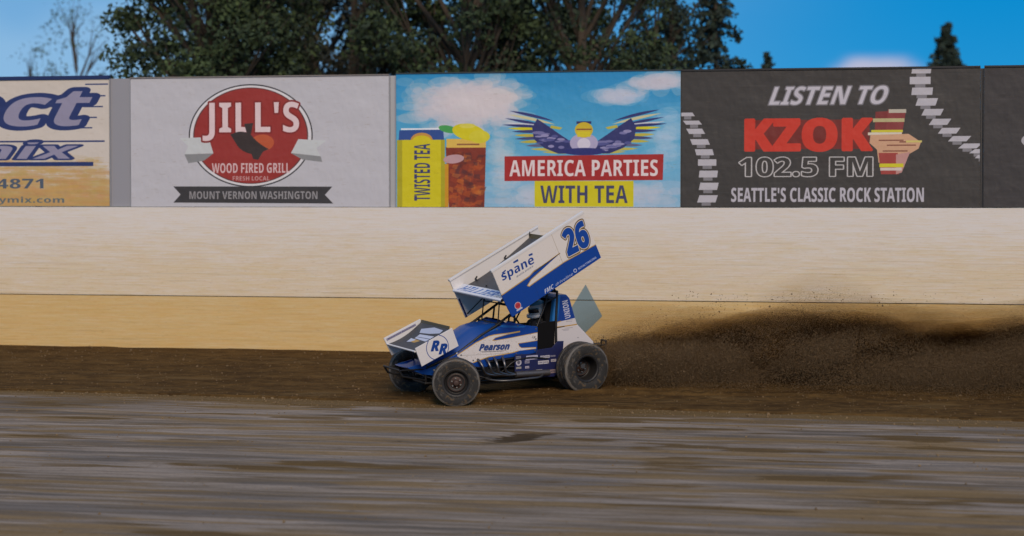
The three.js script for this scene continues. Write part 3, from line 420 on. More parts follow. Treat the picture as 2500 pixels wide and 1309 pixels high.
const boardTex = canvasTex(1024, 452, (g) => {
  const k = 1024 / 1.712; g.scale(k, k); const L = (c, w, p) => { g.strokeStyle = c; g.lineWidth = w; g.lineJoin = 'round'; g.beginPath(); p.forEach(([x, y], i) => i ? g.lineTo(x, y) : g.moveTo(x, y)); g.stroke(); };
  const white = '#d6cfc9', blue = '#073c90', gold = '#b28a3a';
  g.fillStyle = white; g.fillRect(0, 0, 1.72, 0.76);
  poly(g, [[0, 0.385], [0.50, 0.372], [0.62, 0.34], [1.08, 0.338], [0.70, 0.40], [0.50, 0.43], [0.405, 0.478], [0.43, 0.505], [0.55, 0.498], [1.10, 0.486], [1.72, 0.53], [1.72, 0.76], [0, 0.76]], blue);
  L(gold, 0.014, [[0, 0.385], [0.50, 0.372], [0.62, 0.34]]); L('#2a2418', 0.010, [[0.60, 0.362], [1.10, 0.334]]); L(gold, 0.008, [[0.60, 0.350], [1.10, 0.328]]); L(gold, 0.012, [[0.70, 0.40], [0.50, 0.43], [0.405, 0.478], [0.43, 0.505], [0.55, 0.498], [1.10, 0.486], [1.72, 0.53]]);
  L('#a79a86', 0.006, [[1.102, 0], [1.075, 0.48], [1.09, 0.76]]); L('#0a3784', 0.012, [[1.078, 0.49], [1.09, 0.76]]); L('#0a3784', 0.010, [[0.518, 0.50], [0.497, 0.76]]);
  g.save(); g.translate(1.196, 0.436); g.rotate(0.085); g.transform(1, 0, -0.06, 1, 0, 0);
  words(g, '26', 0, 0.425, -0.375, 0, 'bold', '#0d4096', { outlines: [['#1d1c22', 17], ['#b28a3a', 13], ['#c9c6c6', 10], ['#0b3f92', 6]], cap: 0.73 }); g.restore();
  g.save(); g.translate(0.075, 0.208); g.rotate(0.06); words(g, 'spane', 0, 0.60, -0.098, 0, 'bold', '#123a86', { cap: 0.55, skew: -0.1 }); g.restore();
  poly(g, [[0.36, 0.05], [0.45, 0.052], [0.445, 0.085], [0.36, 0.075]], '#173f88'); poly(g, [[0.63, 0.085], [0.70, 0.095], [0.69, 0.125], [0.63, 0.11]], '#173f88'); poly(g, [[0.125, 0.095], [0.20, 0.085], [0.20, 0.105], [0.13, 0.118]], '#173f88');
  words(g, 'BUILDERS', 0.30, 0.62, 0.262, 0.285, 'italic bold', '#6f7688');
  g.save(); g.translate(0.60, 0.735); words(g, 'FMC', 0, 0.17, -0.062, 0, 'italic bold', '#c9cbd6', { skew: -0.15 }); words(g, 'driveline', 0.21, 0.545, -0.045, -0.008, 'italic bold', '#9ea4c0', { skew: -0.1 }); g.restore();
  g.strokeStyle = '#c7cad8'; g.lineWidth = 0.010; g.beginPath(); g.arc(1.205, 0.692, 0.024, 0, 7); g.stroke(); words(g, 'ROYALTYRACING', 1.262, 1.61, 0.682, 0.712, 'bold', '#aeb6d4');
  g.fillStyle = '#b73a44'; g.beginPath(); g.arc(0.135, 0.655, 0.05, 0, 7); g.fill(); g.strokeStyle = '#c9c4cc'; g.lineWidth = 0.007; g.beginPath(); g.arc(0.135, 0.655, 0.05, 0, 7); g.stroke(); words(g, 'AGR', 0.105, 0.165, 0.64, 0.67, 'bold', '#6d1a26'); poly(g, [[0.085, 0.70], [0.185, 0.705], [0.19, 0.73], [0.08, 0.725]], '#b9bccb');
  const r = rng(6); for (let i = 0; i < 1500; i++) { g.fillStyle = `rgba(84,66,42,${0.06 + 0.4 * r() * r()})`; const d = 0.0015 + 0.006 * r() * r() * r(); g.beginPath(); g.ellipse(r() * 1.71, 0.75 * Math.sqrt(r()), d * (1 + r()), d, -0.4, 0, 7); g.fill(); }
});
function boardUV(g) { return mapXY(g, (x, y) => { const a = (x - LB.o[0]) * LB.t[0] + (y - LB.o[1]) * LB.t[1], b = (x - LB.o[0]) * LB.n[0] + (y - LB.o[1]) * LB.n[1]; return [a / 1.712, 1 - b / 0.755]; }); }
{
  const left = part('side_board', boardUV(plate([[0.501, 1.899], [-1.024, 2.677], [-1.33, 2.0], [0.175, 1.219], [0.315, 1.478]], -0.772, -0.748, 0.004)), printed(boardTex), wing);
  left.userData.label = 'near side board of the top wing with number 26';
  const ab = (a, b) => [LB.o[0] + LB.t[0] * a + LB.n[0] * b, LB.o[1] + LB.t[1] * a + LB.n[1] * b];
  const rail = (b0, b1, z, w) => { const p = ab(-0.01, b0), q = ab(1.72, b0), s = ab(1.72, b1), t = ab(-0.01, b1); return plate([p, q, s, t], z - w / 2, z + w / 2, 0.004); };
  part('top_flange', rail(-0.018, 0.012, -0.752, 0.05), WHITE, left);
  const P = [[0.403, 1.632], [-1.119, 2.357], [-1.39, 1.770], [0.134, 1.043]];
  const rb = part('side_board', plate(P, 0.752, 0.776, 0.004), WHITE, wing); rb.userData.label = 'far side board of the top wing, set lower than the near one';
  part('board_stripe', plate([[0.134, 1.043], [0.262, 1.326], [0.238, 1.338], [0.108, 1.055]], 0.744, 0.7515, 0.001), NAVY, rb);
  part('top_flange', plate([[0.413, 1.634], [-1.129, 2.369], [-1.123, 2.346], [0.403, 1.611]], 0.735, 0.79, 0.004), WHITE, rb);
  for (const [t] of [[0.27], [0.66], [1.0]]) { const [x, y] = foilAt(Math.min(1, t)); part('board_bracket', pipe([[x - 0.01, y + 0.01, 0.70], [x + 0.0, y + 0.03, 0.735], [x - 0.03 + (t > 0.9 ? 0.03 : 0), y + (t > 0.9 ? 0.085 : 0.06), 0.742]], 0.011, 6), BLACK, rb); }
  part('board_brace', [...pipe([[-0.06, 1.44, 0.40], [0.11, 1.10, 0.745]], 0.009, 6)], BLACK, rb);
  for (const z of [-0.30, 0.30]) { for (const p of [[[-0.62, 1.50, z], [-0.66, 1.88, z * 0.9]], [[0.10, 1.34, z * 0.8], [0.05, 1.57, z * 0.8]], [[-0.84, 1.47, z], [-0.66, 1.70, z]]]) part('wing_post', pipe(p, 0.014), BLACK, wing); part('wing_slider', pipe([[0.06, 1.52, z * 0.93], [-0.70, 1.87, z * 0.93]], 0.016), ALU, wing); }
}
// front wing ----------------------------------------------------------
const ffoil = (t) => [1.595 - 0.55 * t, 0.782 + 0.29 * t - 0.045 * Math.sin(Math.PI * t)];
const ffTex = canvasTex(512, 512, (g) => {
  g.fillStyle = '#37383c'; g.fillRect(0, 0, 512, 512); const r = rng(3); for (let i = 0; i < 900; i++) { g.fillStyle = `rgba(${r() < 0.5 ? '20,20,22' : '112,106,98'},${r() * 0.16})`; g.fillRect(r() * 512, r() * 512, 1 + r() * 6, 1 + r() * 8); }
  poly(g, [[60, 40], [230, 30], [400, 90], [360, 150], [200, 130], [60, 90]], '#aeb6ca'); poly(g, [[90, 150], [330, 170], [330, 250], [120, 260]], '#b9c0d2'); poly(g, [[100, 200], [320, 214], [320, 222], [100, 210]], '#3a4058'); poly(g, [[200, 270], [330, 262], [300, 330], [240, 330]], '#b58f48'); poly(g, [[280, 270], [380, 262], [360, 350], [310, 330]], '#b9c0d2');
});
ffTex.wrapS = THREE.RepeatWrapping;
const fwing = part('front_wing', grid(12, 14, (u, t) => { const [x, y] = ffoil(t); return [x, y, lerp(-0.447, 0.447, u)]; }), new THREE.MeshStandardMaterial({ map: ffTex, roughness: 0.5 }), car);
part('wing_underside', grid(6, 10, (u, t) => { const [x, y] = ffoil(t); return [x - 0.004, y - 0.010 - 0.03 * Math.sin(Math.PI * t), lerp(0.447, -0.447, u)]; }), GREYW, fwing);
part('leading_edge', [limb(V(1.598, 0.780, -0.45), V(1.598, 0.780, 0.45), 0.014, 0.014, 10)], WHITE, fwing);
{ const [x, y] = ffoil(1); part('rear_wicker', plate([[x + 0.008, y - 0.006], [x - 0.004, y + 0.03], [x - 0.014, y + 0.03], [x - 0.006, y - 0.012]], -0.446, 0.446, 0.002), std([0.07, 0.06, 0.035], 0.5, 0.3), fwing); }
const FB = { o: [1.599, 0.825], t: [-0.9211, 0.3892], n: [-0.3892, -0.9211] };
const fbTex = canvasTex(768, 340, (g) => {
  const k = 768 / 0.65; g.scale(k, k); g.fillStyle = '#d3cfce'; g.fillRect(0, 0, 0.65, 0.29); g.strokeStyle = '#24408a'; g.lineWidth = 0.011; g.beginPath(); g.arc(0.322, 0.147, 0.178, 0, 7); g.stroke();
  for (const [x, y] of [[0.278, 0.098], [0.375, 0.197]]) { g.save(); g.translate(x, y); g.rotate(0.40); words(g, 'R', -0.062, 0.068, -0.072, 0.072, 'italic bold', '#0f3a86', { outlines: [['#0f3a86', 8]], skew: -0.05 }); g.restore(); }
  const r = rng(8); for (let i = 0; i < 500; i++) { g.fillStyle = `rgba(90,74,52,${0.05 + 0.22 * r() * r()})`; const d = 0.002 + 0.004 * r() * r(); g.fillRect(r() * 0.65, 0.28 * Math.sqrt(r()), d * 1.5, d); }
});
{
  const g = mapXY(plate([[1.599, 0.825], [1.005, 1.076], [0.904, 0.813], [1.498, 0.563]], -0.470, -0.450, 0.003), (x, y) => { const a = (x - FB.o[0]) * FB.t[0] + (y - FB.o[1]) * FB.t[1], b = (x - FB.o[0]) * FB.n[0] + (y - FB.o[1]) * FB.n[1]; return [a / 0.65, 1 - b / 0.288]; });
  part('side_board', g, printed(fbTex), fwing).userData.label = 'near side board of the front wing with two letters R in a ring';
  const rb = part('side_board', plate([[1.655, 0.87], [1.057, 1.111], [0.95, 0.86], [1.526, 0.613]], 0.450, 0.470, 0.003), WHITE, fwing);
  const t = canvasTex(512, 64, (q) => { q.fillStyle = '#8b88a0'; q.fillRect(0, 0, 512, 64); words(q, 'MARVIN RACING', 20, 490, 14, 52, 'bold', '#3f3f5a'); });
  part('board_print', mapXY(plate([[1.62, 0.862], [1.14, 1.054], [1.128, 1.025], [1.608, 0.833]], 0.444, 0.4495, 0.001), (x, y) => { const a = (1.62 - x) * 0.928 + (y - 0.862) * 0.371, b = (1.62 - x) * -0.371 + (0.862 - y) * -0.928; return [a / 0.517, 1 - Math.abs(b) / 0.032]; }), printed(t), rb);
  for (const k of [-1, 1]) { part('wing_mount', pipe([[1.40, 0.80, 0.16 * k], [1.28, 0.50, 0.20 * k]], 0.013), BLACK, fwing); part('wing_mount', pipe([[1.15, 0.96, 0.16 * k], [1.02, 0.62, 0.22 * k]], 0.011), BLACK, fwing); }
}
// bodywork --------------------------------------------------------------
const edgeY = [[1.34, 0.50], [1.20, 0.545], [0.83, 0.69], [0.47, 0.905], [0.19, 1.015], [0.02, 1.065]], midY = [[1.34, 0.545], [1.05, 0.72], [0.71, 0.945], [0.55, 1.035], [0.38, 1.058], [0.14, 1.05], [0.02, 1.075]];
part('hood', grid(20, 36, (u, v) => { const x = lerp(1.34, 0.02, v), hw = lerp(0.17, 0.315, sstep(0, 0.45, v)), q = u * 2 - 1, ye = curveY(edgeY, x), ym = curveY(midY, x); return [x, ye + (ym - ye) * (1 - Math.pow(Math.abs(q), 2.4)) + 0.018 * Math.exp(-Math.pow((Math.abs(q) - 0.55) / 0.12, 2)) * sstep(0.1, 0.4, v), lerp(-hw, hw, u)]; }), BLUE, car);
const SX = 1.25, SW = 1.85, SY0 = 0.40, SH = 0.75;
const sideTex = canvasTex(1110, 450, (g) => {
  const k = 600; g.setTransform(-k, 0, 0, -k, SX * k, (SY0 + SH) * k);                                  // drawn in the panel's own metres, nose to the left
  g.fillStyle = '#073c90'; g.fillRect(-0.7, 0.3, 2.2, 1);
  poly(g, [[1.0, 0.9], [0.35, 1.03], [0.12, 1.0], [0.36, 0.95], [0.62, 0.85]], '#12509f'); poly(g, [[0.2, 1.06], [-0.29, 1.0], [-0.25, 0.985], [0.1, 1.01]], '#1766b4'); 
  const L = (c, w, p) => { g.strokeStyle = c; g.lineWidth = w; g.lineJoin = 'round'; g.beginPath(); p.forEach(([x, y], i) => i ? g.lineTo(x, y) : g.moveTo(x, y)); g.stroke(); };
  const up = [[0.86, 0.660], [0.683, 0.751], [0.552, 0.818], [0.427, 0.864], [0.339, 0.897], [0.245, 0.912], [0.025, 0.920], [-0.19, 0.934]];
  const wl = [[-0.19, 0.924], [0.025, 0.902], [0.227, 0.866], [0.274, 0.831], [0.215, 0.828], [-0.006, 0.846], [-0.196, 0.865], [-0.50, 0.895]];
  const nt = [[-0.50, 0.776], [-0.291, 0.761], [-0.157, 0.754], [-0.176, 0.708], [-0.214, 0.683], [-0.457, 0.675], [-0.457, 0.655], [-0.29, 0.649]];
  const bt = [[-0.163, 0.645], [-0.074, 0.626], [0.091, 0.611], [0.342, 0.592], [0.468, 0.562], [0.605, 0.525], [0.72, 0.57], [0.86, 0.640]];
  poly(g, [...up, ...wl, ...nt, ...bt], '#d3cdcc'); L('#c39a46', 0.012, [...up]); L('#b48a35', 0.009, wl.slice(0, 5)); L('#b48a35', 0.008, wl.slice(4)); L('#b48a35', 0.008, nt); L('#b9933c', 0.013, bt.slice(0, 6)); L('#8c8782', 0.004, [[0.80, 0.648], [0.40, 0.632], [0.0, 0.628]]);
  g.save(); g.setTransform(k, 0, 0, k, (SX - 0.51) * k, (SY0 + SH - 0.698) * k); g.rotate(0.035); words(g, 'Pearson', 0, 0.51, -0.095, 0, 'italic bold', '#26407f', { outlines: [['#151a36', 9], ['#3f5c9c', 4]], skew: -0.1, cap: 0.75 }); g.fillStyle = '#6d6b72'; g.fillRect(0.03, 0.016, 0.44, 0.006); words(g, 'construction', 0.06, 0.42, 0.010, 0.030, 'italic bold', '#55555f', { cap: 0.75 }); g.restore();
  g.save(); g.setTransform(k, 0, 0, k, (SX + 0.392) * k, (SY0 + SH - 0.815) * k); words(g, 'Lp', 0, 0.055, -0.035, 0, 'italic bold', '#2c2a33'); g.restore();
  const r = rng(15); g.setTransform(k, 0, 0, k, 0, 0); for (let i = 0; i < 2600; i++) { g.fillStyle = `rgba(74,56,34,${0.08 + 0.5 * r() * r()})`; const d = 0.0015 + 0.007 * r() * r() * r(); g.beginPath(); g.ellipse(r() * 1.85, 0.10 + 0.65 * Math.sqrt(r()), d * (1 + r()), d, -0.3, 0, 7); g.fill(); }
});
const sideUV = (g) => mapXY(g, (x, y) => [(SX - x) / SW, (y - SY0) / SH]);
const sidePts = [[1.18, 0.535], [0.83, 0.685], [0.47, 0.90], [0.19, 1.01], [0.01, 1.085], [-0.29, 1.008], [-0.485, 0.978], [-0.475, 0.60], [-0.1, 0.565], [0.34, 0.545], [0.36, 0.455], [0.54, 0.452], [0.60, 0.50], [0.72, 0.53], [0.9, 0.50]];
part('side_panel', sideUV(plate(sidePts, -0.345, -0.325, 0.006)), printed(sideTex, 0.34), car).userData.label = 'near side panel with white swoosh and gold pinstripes';
part('side_panel', plate(sidePts, 0.325, 0.345, 0.006), BLUE, car);
{ const f = new THREE.CylinderGeometry(0.011, 0.012, 0.006, 10); f.rotateX(Math.PI / 2); for (const [x, y] of [[0.80, 0.655], [0.60, 0.56], [0.36, 0.575], [0.10, 0.595], [-0.12, 0.60], [-0.44, 0.63], [-0.455, 0.80], [-0.46, 0.95], [-0.15, 1.02], [0.42, 0.90], [0.20, 0.985]]) { const m = part('panel_fastener', f, ALU, car); m.position.set(x, y, -0.347); } }
part('panel_rail', pipe([[0.80, 0.50, -0.352], [0.40, 0.43, -0.356], [-0.06, 0.42, -0.36]], 0.012, 6), BLACK, car); part('oil_line', curve([[0.60, 0.36, -0.33], [0.42, 0.30, -0.40], [0.15, 0.36, -0.38], [-0.05, 0.50, -0.40], [-0.30, 0.54, -0.41], [-0.62, 0.50, -0.41]], 0.011, 6, 30), BLACK, car);
part('cowl', grid(12, 8, (u, t) => { const q = u * 2 - 1; return [lerp(0.04, -0.30, t), 1.075 - 0.075 * t + (0.03 * (1 - t)) * (1 - q * q) - 0.0, lerp(-0.325, 0.325, u) * (1)]; }), phys([0.006, 0.10, 0.36], 0.3, { clearcoat: 0.8 }), car);
part('nose_panel', [grid(8, 8, (u, t) => [lerp(1.64, 1.30, t) - 0.03 * Math.pow(u * 2 - 1, 2), lerp(0.515, 0.57, t) - 0.02 * Math.sin(Math.PI * t) , lerp(-0.20, 0.20, u)]), grid(8, 6, (u, t) => [1.64 - 0.26 * t - 0.03 * Math.pow(u * 2 - 1, 2), 0.515 - 0.115 * t, lerp(-0.20, 0.20, u)]), plate([[1.60, 0.51], [1.30, 0.57], [1.0, 0.56], [1.0, 0.34], [1.36, 0.40]], -0.205, -0.195, 0.002), plate([[1.60, 0.51], [1.30, 0.57], [1.0, 0.56], [1.0, 0.34], [1.36, 0.40]], 0.195, 0.205, 0.002)], BLUE, car);
// fuel tank tail
const tailTex = canvasTex(640, 600, (g) => {
  const k = 600; const TX = -0.65, TY = 1.45; g.setTransform(-k, 0, 0, -k, TX * k, TY * k); g.fillStyle = '#c9c4c6'; g.fillRect(-1.8, 0.4, 1.2, 1.1);
  poly(g, [[-0.6, 1.5], [-1.8, 1.5], [-1.8, 1.07], [-1.15, 1.06], [-0.76, 1.005], [-0.6, 1.0]], '#123a8a'); poly(g, [[-0.6, 1.5], [-0.92, 1.5], [-0.86, 1.02], [-0.6, 1.0]], '#1d67ae');
  const L = (c, w, p) => { g.strokeStyle = c; g.lineWidth = w; g.beginPath(); p.forEach(([x, y], i) => i ? g.lineTo(x, y) : g.moveTo(x, y)); g.stroke(); };
  L('#bd9440', 0.012, [[-0.6, 0.985], [-0.78, 1.0], [-0.92, 1.03]]); L('#b38a35', 0.016, [[-0.7, 0.938], [-0.98, 0.948], [-1.2, 0.962]]); L('#2b2620', 0.012, [[-0.76, 0.925], [-0.98, 0.945]]); poly(g, [[-0.6, 0.93], [-0.80, 0.93], [-0.80, 0.905], [-0.6, 0.90]], '#1a3f86');
  g.save(); g.setTransform(k, 0, 0, k, (TX + 1.045) * k, (TY - 1.062) * k); g.rotate(-Math.PI / 2 - 0.20); words(g, 'UNION', 0, 0.285, -0.058, 0.042, 'bold', '#c2c2d2', { cap: 0.73 }); g.restore();
  g.fillStyle = '#8f8b94'; for (const [x, y, w] of [[-1.0, 1.035, 0.12], [-1.0, 1.012, 0.11], [-0.98, 0.915, 0.14], [-0.93, 0.897, 0.13], [-0.95, 0.882, 0.1]]) g.fillRect(x - w, y, w, 0.006);
  g.fillStyle = '#55525a'; g.beginPath(); g.arc(-1.21, 0.76, 0.008, 0, 7); g.fill(); g.beginPath(); g.arc(-0.80, 0.90, 0.006, 0, 7); g.fill();
  const r = rng(16); for (let i = 0; i < 500; i++) { g.fillStyle = `rgba(88,70,48,${0.04 + 0.2 * r() * r()})`; const d = 0.002 + 0.005 * r() * r(); g.fillRect(-0.65 - r(), 0.5 + 0.9 * r(), d * 1.4, d); }
});
const tailPts = [[-0.845, 1.37], [-0.90, 1.395], [-1.01, 1.392], [-1.05, 1.352], [-1.146, 1.05], [-1.185, 0.945], [-1.385, 0.745], [-1.46, 0.67], [-1.47, 0.60], [-1.40, 0.56], [-0.80, 0.60], [-0.752, 0.786], [-0.80, 1.03]];
part('tail_tank', mapXY(plate(tailPts, -0.30, 0.30, 0.028), (x, y, z) => [(-0.65 - x) / (640 / 600), 1 - (1.45 - y)]), printed(tailTex), car);
// lower side panel with sponsor stickers
const stickTex = canvasTex(640, 420, (g) => {
  const k = 700; g.setTransform(-k, 0, 0, -k, 0.0, 0.80 * k); g.fillStyle = '#151b4a'; g.fillRect(-1, 0.1, 1.1, 0.9);
  const S = (x0, y0, x1, y1, c, mark, mc) => { g.fillStyle = c; g.fillRect(Math.min(x0, x1), Math.min(y0, y1), Math.abs(x1 - x0), Math.abs(y1 - y0)); if (mark) { g.save(); g.setTransform(k, 0, 0, k, -Math.max(x0, x1) * k, (0.8 - Math.min(y0, y1)) * k); words(g, mark, 0.008, Math.abs(x1 - x0) - 0.008, -Math.abs(y1 - y0) + 0.014, -0.012, 'bold', mc || '#3a3a52'); g.restore(); } };
  S(-0.085, 0.575, -0.17, 0.535, '#77757f', 'MPD'); g.fillStyle = '#b3afb8'; g.beginPath(); g.arc(-0.132, 0.478, 0.047, 0, 7); g.fill(); g.fillStyle = '#5d5a68'; g.beginPath(); g.arc(-0.132, 0.478, 0.026, 0, 7); g.fill();
  S(-0.085, 0.415, -0.175, 0.385, '#9a968f', 'KSE'); S(-0.235, 0.50, -0.315, 0.455, '#8b8798', 'ASI'); S(-0.24, 0.415, -0.31, 0.38, '#a39ca8', 'TJ'); S(-0.26, 0.567, -0.455, 0.535, '#b5b4c8', 'HOOSIER'); S(-0.25, 0.52, -0.45, 0.505, '#a6a5bd');
  S(-0.50, 0.55, -0.66, 0.51, '#b2afb9', 'MAXIM'); S(-0.46, 0.475, -0.645, 0.425, '#b9b7be', 'DMI RACE'); S(-0.68, 0.485, -0.77, 0.445, '#a5a0a6', 'VHT'); S(-0.67, 0.545, -0.76, 0.52, '#6f6f80');
  S(-0.42, 0.35, -0.53, 0.30, '#8d8b8a', 'FUEL'); S(-0.08, 0.35, -0.20, 0.29, '#57413f', 'BRODIX', '#8d7c74'); S(-0.22, 0.345, -0.33, 0.30, '#4f4d50', 'KING'); S(-0.55, 0.335, -0.61, 0.28, '#787268', 'WIN'); S(-0.63, 0.33, -0.76, 0.275, '#8e7d80', 'SANDER'); S(-0.30, 0.262, -0.47, 0.24, '#7d7c92', 'SCHOENFELD');
  const r = rng(18); for (let i = 0; i < 900; i++) { g.fillStyle = `rgba(52,42,30,${0.08 + 0.3 * r()})`; const d = 0.003 + 0.012 * r() * r(); g.fillRect(-r() * 0.92, 0.2 + 0.6 * r(), d * 1.6, d); }
});
part('lower_side_panel', mapXY(plate([[-0.07, 0.60], [-0.43, 0.585], [-0.45, 0.64], [-0.70, 0.655], [-0.80, 0.745], [-0.90, 0.74], [-0.86, 0.33], [-0.74, 0.225], [-0.30, 0.225], [-0.07, 0.27]], -0.40, -0.386, 0.003), (x, y) => [-x * 700 / 640, 1 - (0.80 - y) * 700 / 420]), printed(stickTex, 0.5), car).userData.label = 'lower navy panel covered with small sponsor stickers';
part('lower_side_panel', plate([[-0.07, 0.60], [-0.90, 0.70], [-0.86, 0.33], [-0.74, 0.225], [-0.07, 0.27]], 0.386, 0.40, 0.003), NAVY, car);
part('floor_pan', box(2.1, 0.02, 0.58, 0.05, 0.19, 0), DARK, car);
part('firewall', box(0.02, 0.62, 0.60, 0.02, 0.72, 0), DARK, car);
part('cockpit_liner', [box(0.85, 0.40, 0.02, -0.40, 0.42, -0.30), box(0.85, 0.72, 0.02, -0.40, 0.60, 0.30), box(0.03, 0.72, 0.56, -0.83, 0.60, 0)], DARK, car);
// frame and roll cage
{
  const t = []; const both = (p, r = 0.0195) => { for (const k of [-1, 1]) t.push(...pipe(p.map(([x, y, z]) => [x, y, z * k]), r, 7)); };
  both([[1.30, 0.26, 0.19], [0.75, 0.24, 0.29], [-0.85, 0.24, 0.33], [-1.45, 0.42, 0.26], [-1.52, 0.60, 0.25]]); both([[1.30, 0.48, 0.19], [0.84, 0.675, 0.31], [0.47, 0.915, 0.335], [0.22, 1.035, 0.335], [-0.19, 1.285, 0.32], [-0.64, 1.515, 0.285], [-0.86, 1.475, 0.285], [-0.815, 0.95, 0.32], [-0.82, 0.26, 0.33]]);
  both([[1.30, 0.26, 0.19], [1.30, 0.50, 0.19]], 0.016); both([[0.75, 0.24, 0.29], [0.62, 0.50, 0.31], [-0.45, 0.56, 0.33], [-0.82, 0.62, 0.33]], 0.017); both([[0.02, 0.56, 0.32], [0.02, 1.07, 0.32]], 0.016); both([[-0.86, 1.40, 0.28], [-1.40, 0.62, 0.26]], 0.016); both([[-0.12, 1.25, 0.31], [-0.10, 1.02, 0.33]], 0.015); both([[0.13, 1.07, 0.25], [0.10, 1.345, 0.24]], 0.010); both([[0.10, 1.345, 0.24], [-0.19, 1.285, 0.30]], 0.010); both([[-0.70, 1.50, 0.285], [-0.655, 1.31, 0.30], [-0.48, 0.98, 0.335]], 0.013); both([[-0.64, 1.32, 0.30], [-0.86, 1.40, 0.285]], 0.015);
  const cross = (x, y, z, r = 0.0185) => t.push(...pipe([[x, y, -z], [x, y, z]], r, 7)); cross(-0.19, 1.285, 0.32); cross(-0.64, 1.515, 0.285); cross(-0.86, 1.475, 0.285); cross(1.30, 0.26, 0.19); cross(1.30, 0.48, 0.19); cross(0.14, 1.05, 0.33); cross(-0.82, 0.62, 0.32); cross(-0.85, 0.24, 0.33);
  t.push(...pipe([[-0.64, 1.515, -0.285], [-0.86, 1.475, 0.285]], 0.014, 6));
  part('roll_cage', t, BLACK, car);
}
part('front_bumper', [...pipe([[1.30, 0.30, -0.19], [1.70, 0.40, -0.24], [1.76, 0.495, -0.24], [1.76, 0.495, 0.24], [1.70, 0.40, 0.24], [1.30, 0.30, 0.19]], 0.016), ...pipe([[1.30, 0.47, -0.19], [1.74, 0.485, -0.23]], 0.013), ...pipe([[1.30, 0.47, 0.19], [1.74, 0.485, 0.23]], 0.013)], BLACK, car);
part('rear_bumper', [...pipe([[-1.45, 0.42, -0.25], [-1.83, 0.46, -0.07], [-1.85, 0.635, -0.05], [-1.85, 0.635, 0.07], [-1.83, 0.46, 0.09], [-1.45, 0.42, 0.25]], 0.017), ...pipe([[-1.45, 0.60, -0.24], [-1.84, 0.575, -0.06]], 0.014), ...pipe([[-1.45, 0.60, 0.24], [-1.84, 0.575, 0.08]], 0.014)], BLACK, car);
part('nerf_bar', [curve([[0.45, 0.30, -0.30], [0.36, 0.27, -0.50], [0.20, 0.265, -0.62], [-0.10, 0.268, -0.635], [-0.36, 0.27, -0.61], [-0.52, 0.285, -0.44], [-0.56, 0.29, -0.33]], 0.015, 8, 40)], std([0.12, 0.12, 0.12], 0.45, 0.8), car);
part('nerf_bar', [curve([[0.45, 0.30, 0.30], [0.30, 0.30, 0.56], [-0.10, 0.30, 0.64], [-0.50, 0.30, 0.56], [-0.60, 0.30, 0.33]], 0.015, 8, 40)], BLACK, car);
// engine
const engine = part('engine_block', [box(0.62, 0.30, 0.30, 0.34, 0.42, 0, 0.02), box(0.54, 0.10, 0.14, 0.34, 0.58, -0.19, 0.02), box(0.54, 0.10, 0.14, 0.34, 0.58, 0.19, 0.02), box(0.40, 0.22, 0.20, 0.34, 0.68, 0, 0.03)], std([0.05, 0.05, 0.055], 0.5, 0.5), car);
for (let i = 0; i < 4; i++) { const x = 0.545 - i * 0.145; part('valve_cover_stack', [limb(V(x, 0.68, 0), V(x, 0.86, 0), 0.035, 0.045, 12)], ALU, engine); }
for (let i = 0; i < 4; i++) { const x = 0.53 - i * 0.135; part('exhaust_header', curve([[x, 0.565, -0.24], [x - 0.01, 0.56, -0.36], [x - 0.035 + i * 0.012, 0.48, -0.435], [x - 0.09 + i * 0.02, 0.37, -0.43], [x * 0.4 - 0.10, 0.315, -0.42], [-0.18, 0.31, -0.43]], 0.021, 9, 28), CHROME, engine); }
part('exhaust_collector', [limb(V(-0.06, 0.31, -0.43), V(-0.62, 0.30, -0.45), 0.046, 0.046, 14)], std([0.13, 0.12, 0.12], 0.5, 0.8), engine);
part('magneto', [limb(V(0.10, 0.62, -0.05), V(0.06, 0.86, -0.05), 0.06, 0.05, 14)], std([0.16, 0.02, 0.02], 0.5), engine);
part('radiator', [box(0.06, 0.36, 0.40, 1.0, 0.46, 0, 0.01)], std([0.03, 0.03, 0.03], 0.7, 0.5), car);
// front end
part('front_axle', [limb(V(1.07, 0.345, -0.60), V(1.07, 0.345, 0.60), 0.03, 0.03, 12), ...[-1, 1].flatMap((k) => [limb(V(1.07, 0.27, 0.58 * k), V(1.07, 0.43, 0.58 * k), 0.028, 0.028, 10), limb(V(1.07, 0.35, 0.58 * k), V(1.07, 0.35, 0.66 * k), 0.035, 0.03, 10)])], std([0.10, 0.10, 0.11], 0.4, 0.8), car);
part('tie_rod', pipe([[1.24, 0.33, -0.56], [1.18, 0.34, 0.56]], 0.012), CHROME, car); part('drag_link', pipe([[1.22, 0.36, -0.50], [0.75, 0.42, -0.30], [0.02, 0.60, -0.28]], 0.012), ALU, car);
for (const k of [-1, 1]) { for (const [a, b] of [[0.41, 0.40], [0.28, 0.28]]) part('radius_rod', pipe([[1.06, a, 0.42 * k], [0.40, b, 0.35 * k]], 0.014), BLACK, car); part('front_shock', [limb(V(1.03, 0.34, 0.36 * k), V(0.84, 0.68, 0.30 * k), 0.028, 0.028, 10), limb(V(0.95, 0.48, 0.34 * k), V(0.84, 0.68, 0.30 * k), 0.036, 0.036, 12)], ALU, car); part('torsion_arm', pipe([[1.22, 0.46, 0.30 * k], [1.07, 0.38, 0.48 * k]], 0.018), ALU, car); }
part('rear_axle', [limb(V(-1.08, 0.385, -0.66), V(-1.08, 0.385, 0.66), 0.038, 0.038, 14), box(0.26, 0.26, 0.20, -1.06, 0.385, 0.02, 0.05), limb(V(-1.05, 0.385, 0), V(-0.80, 0.39, 0), 0.05, 0.05, 12)], std([0.12, 0.12, 0.125], 0.45, 0.7), car);
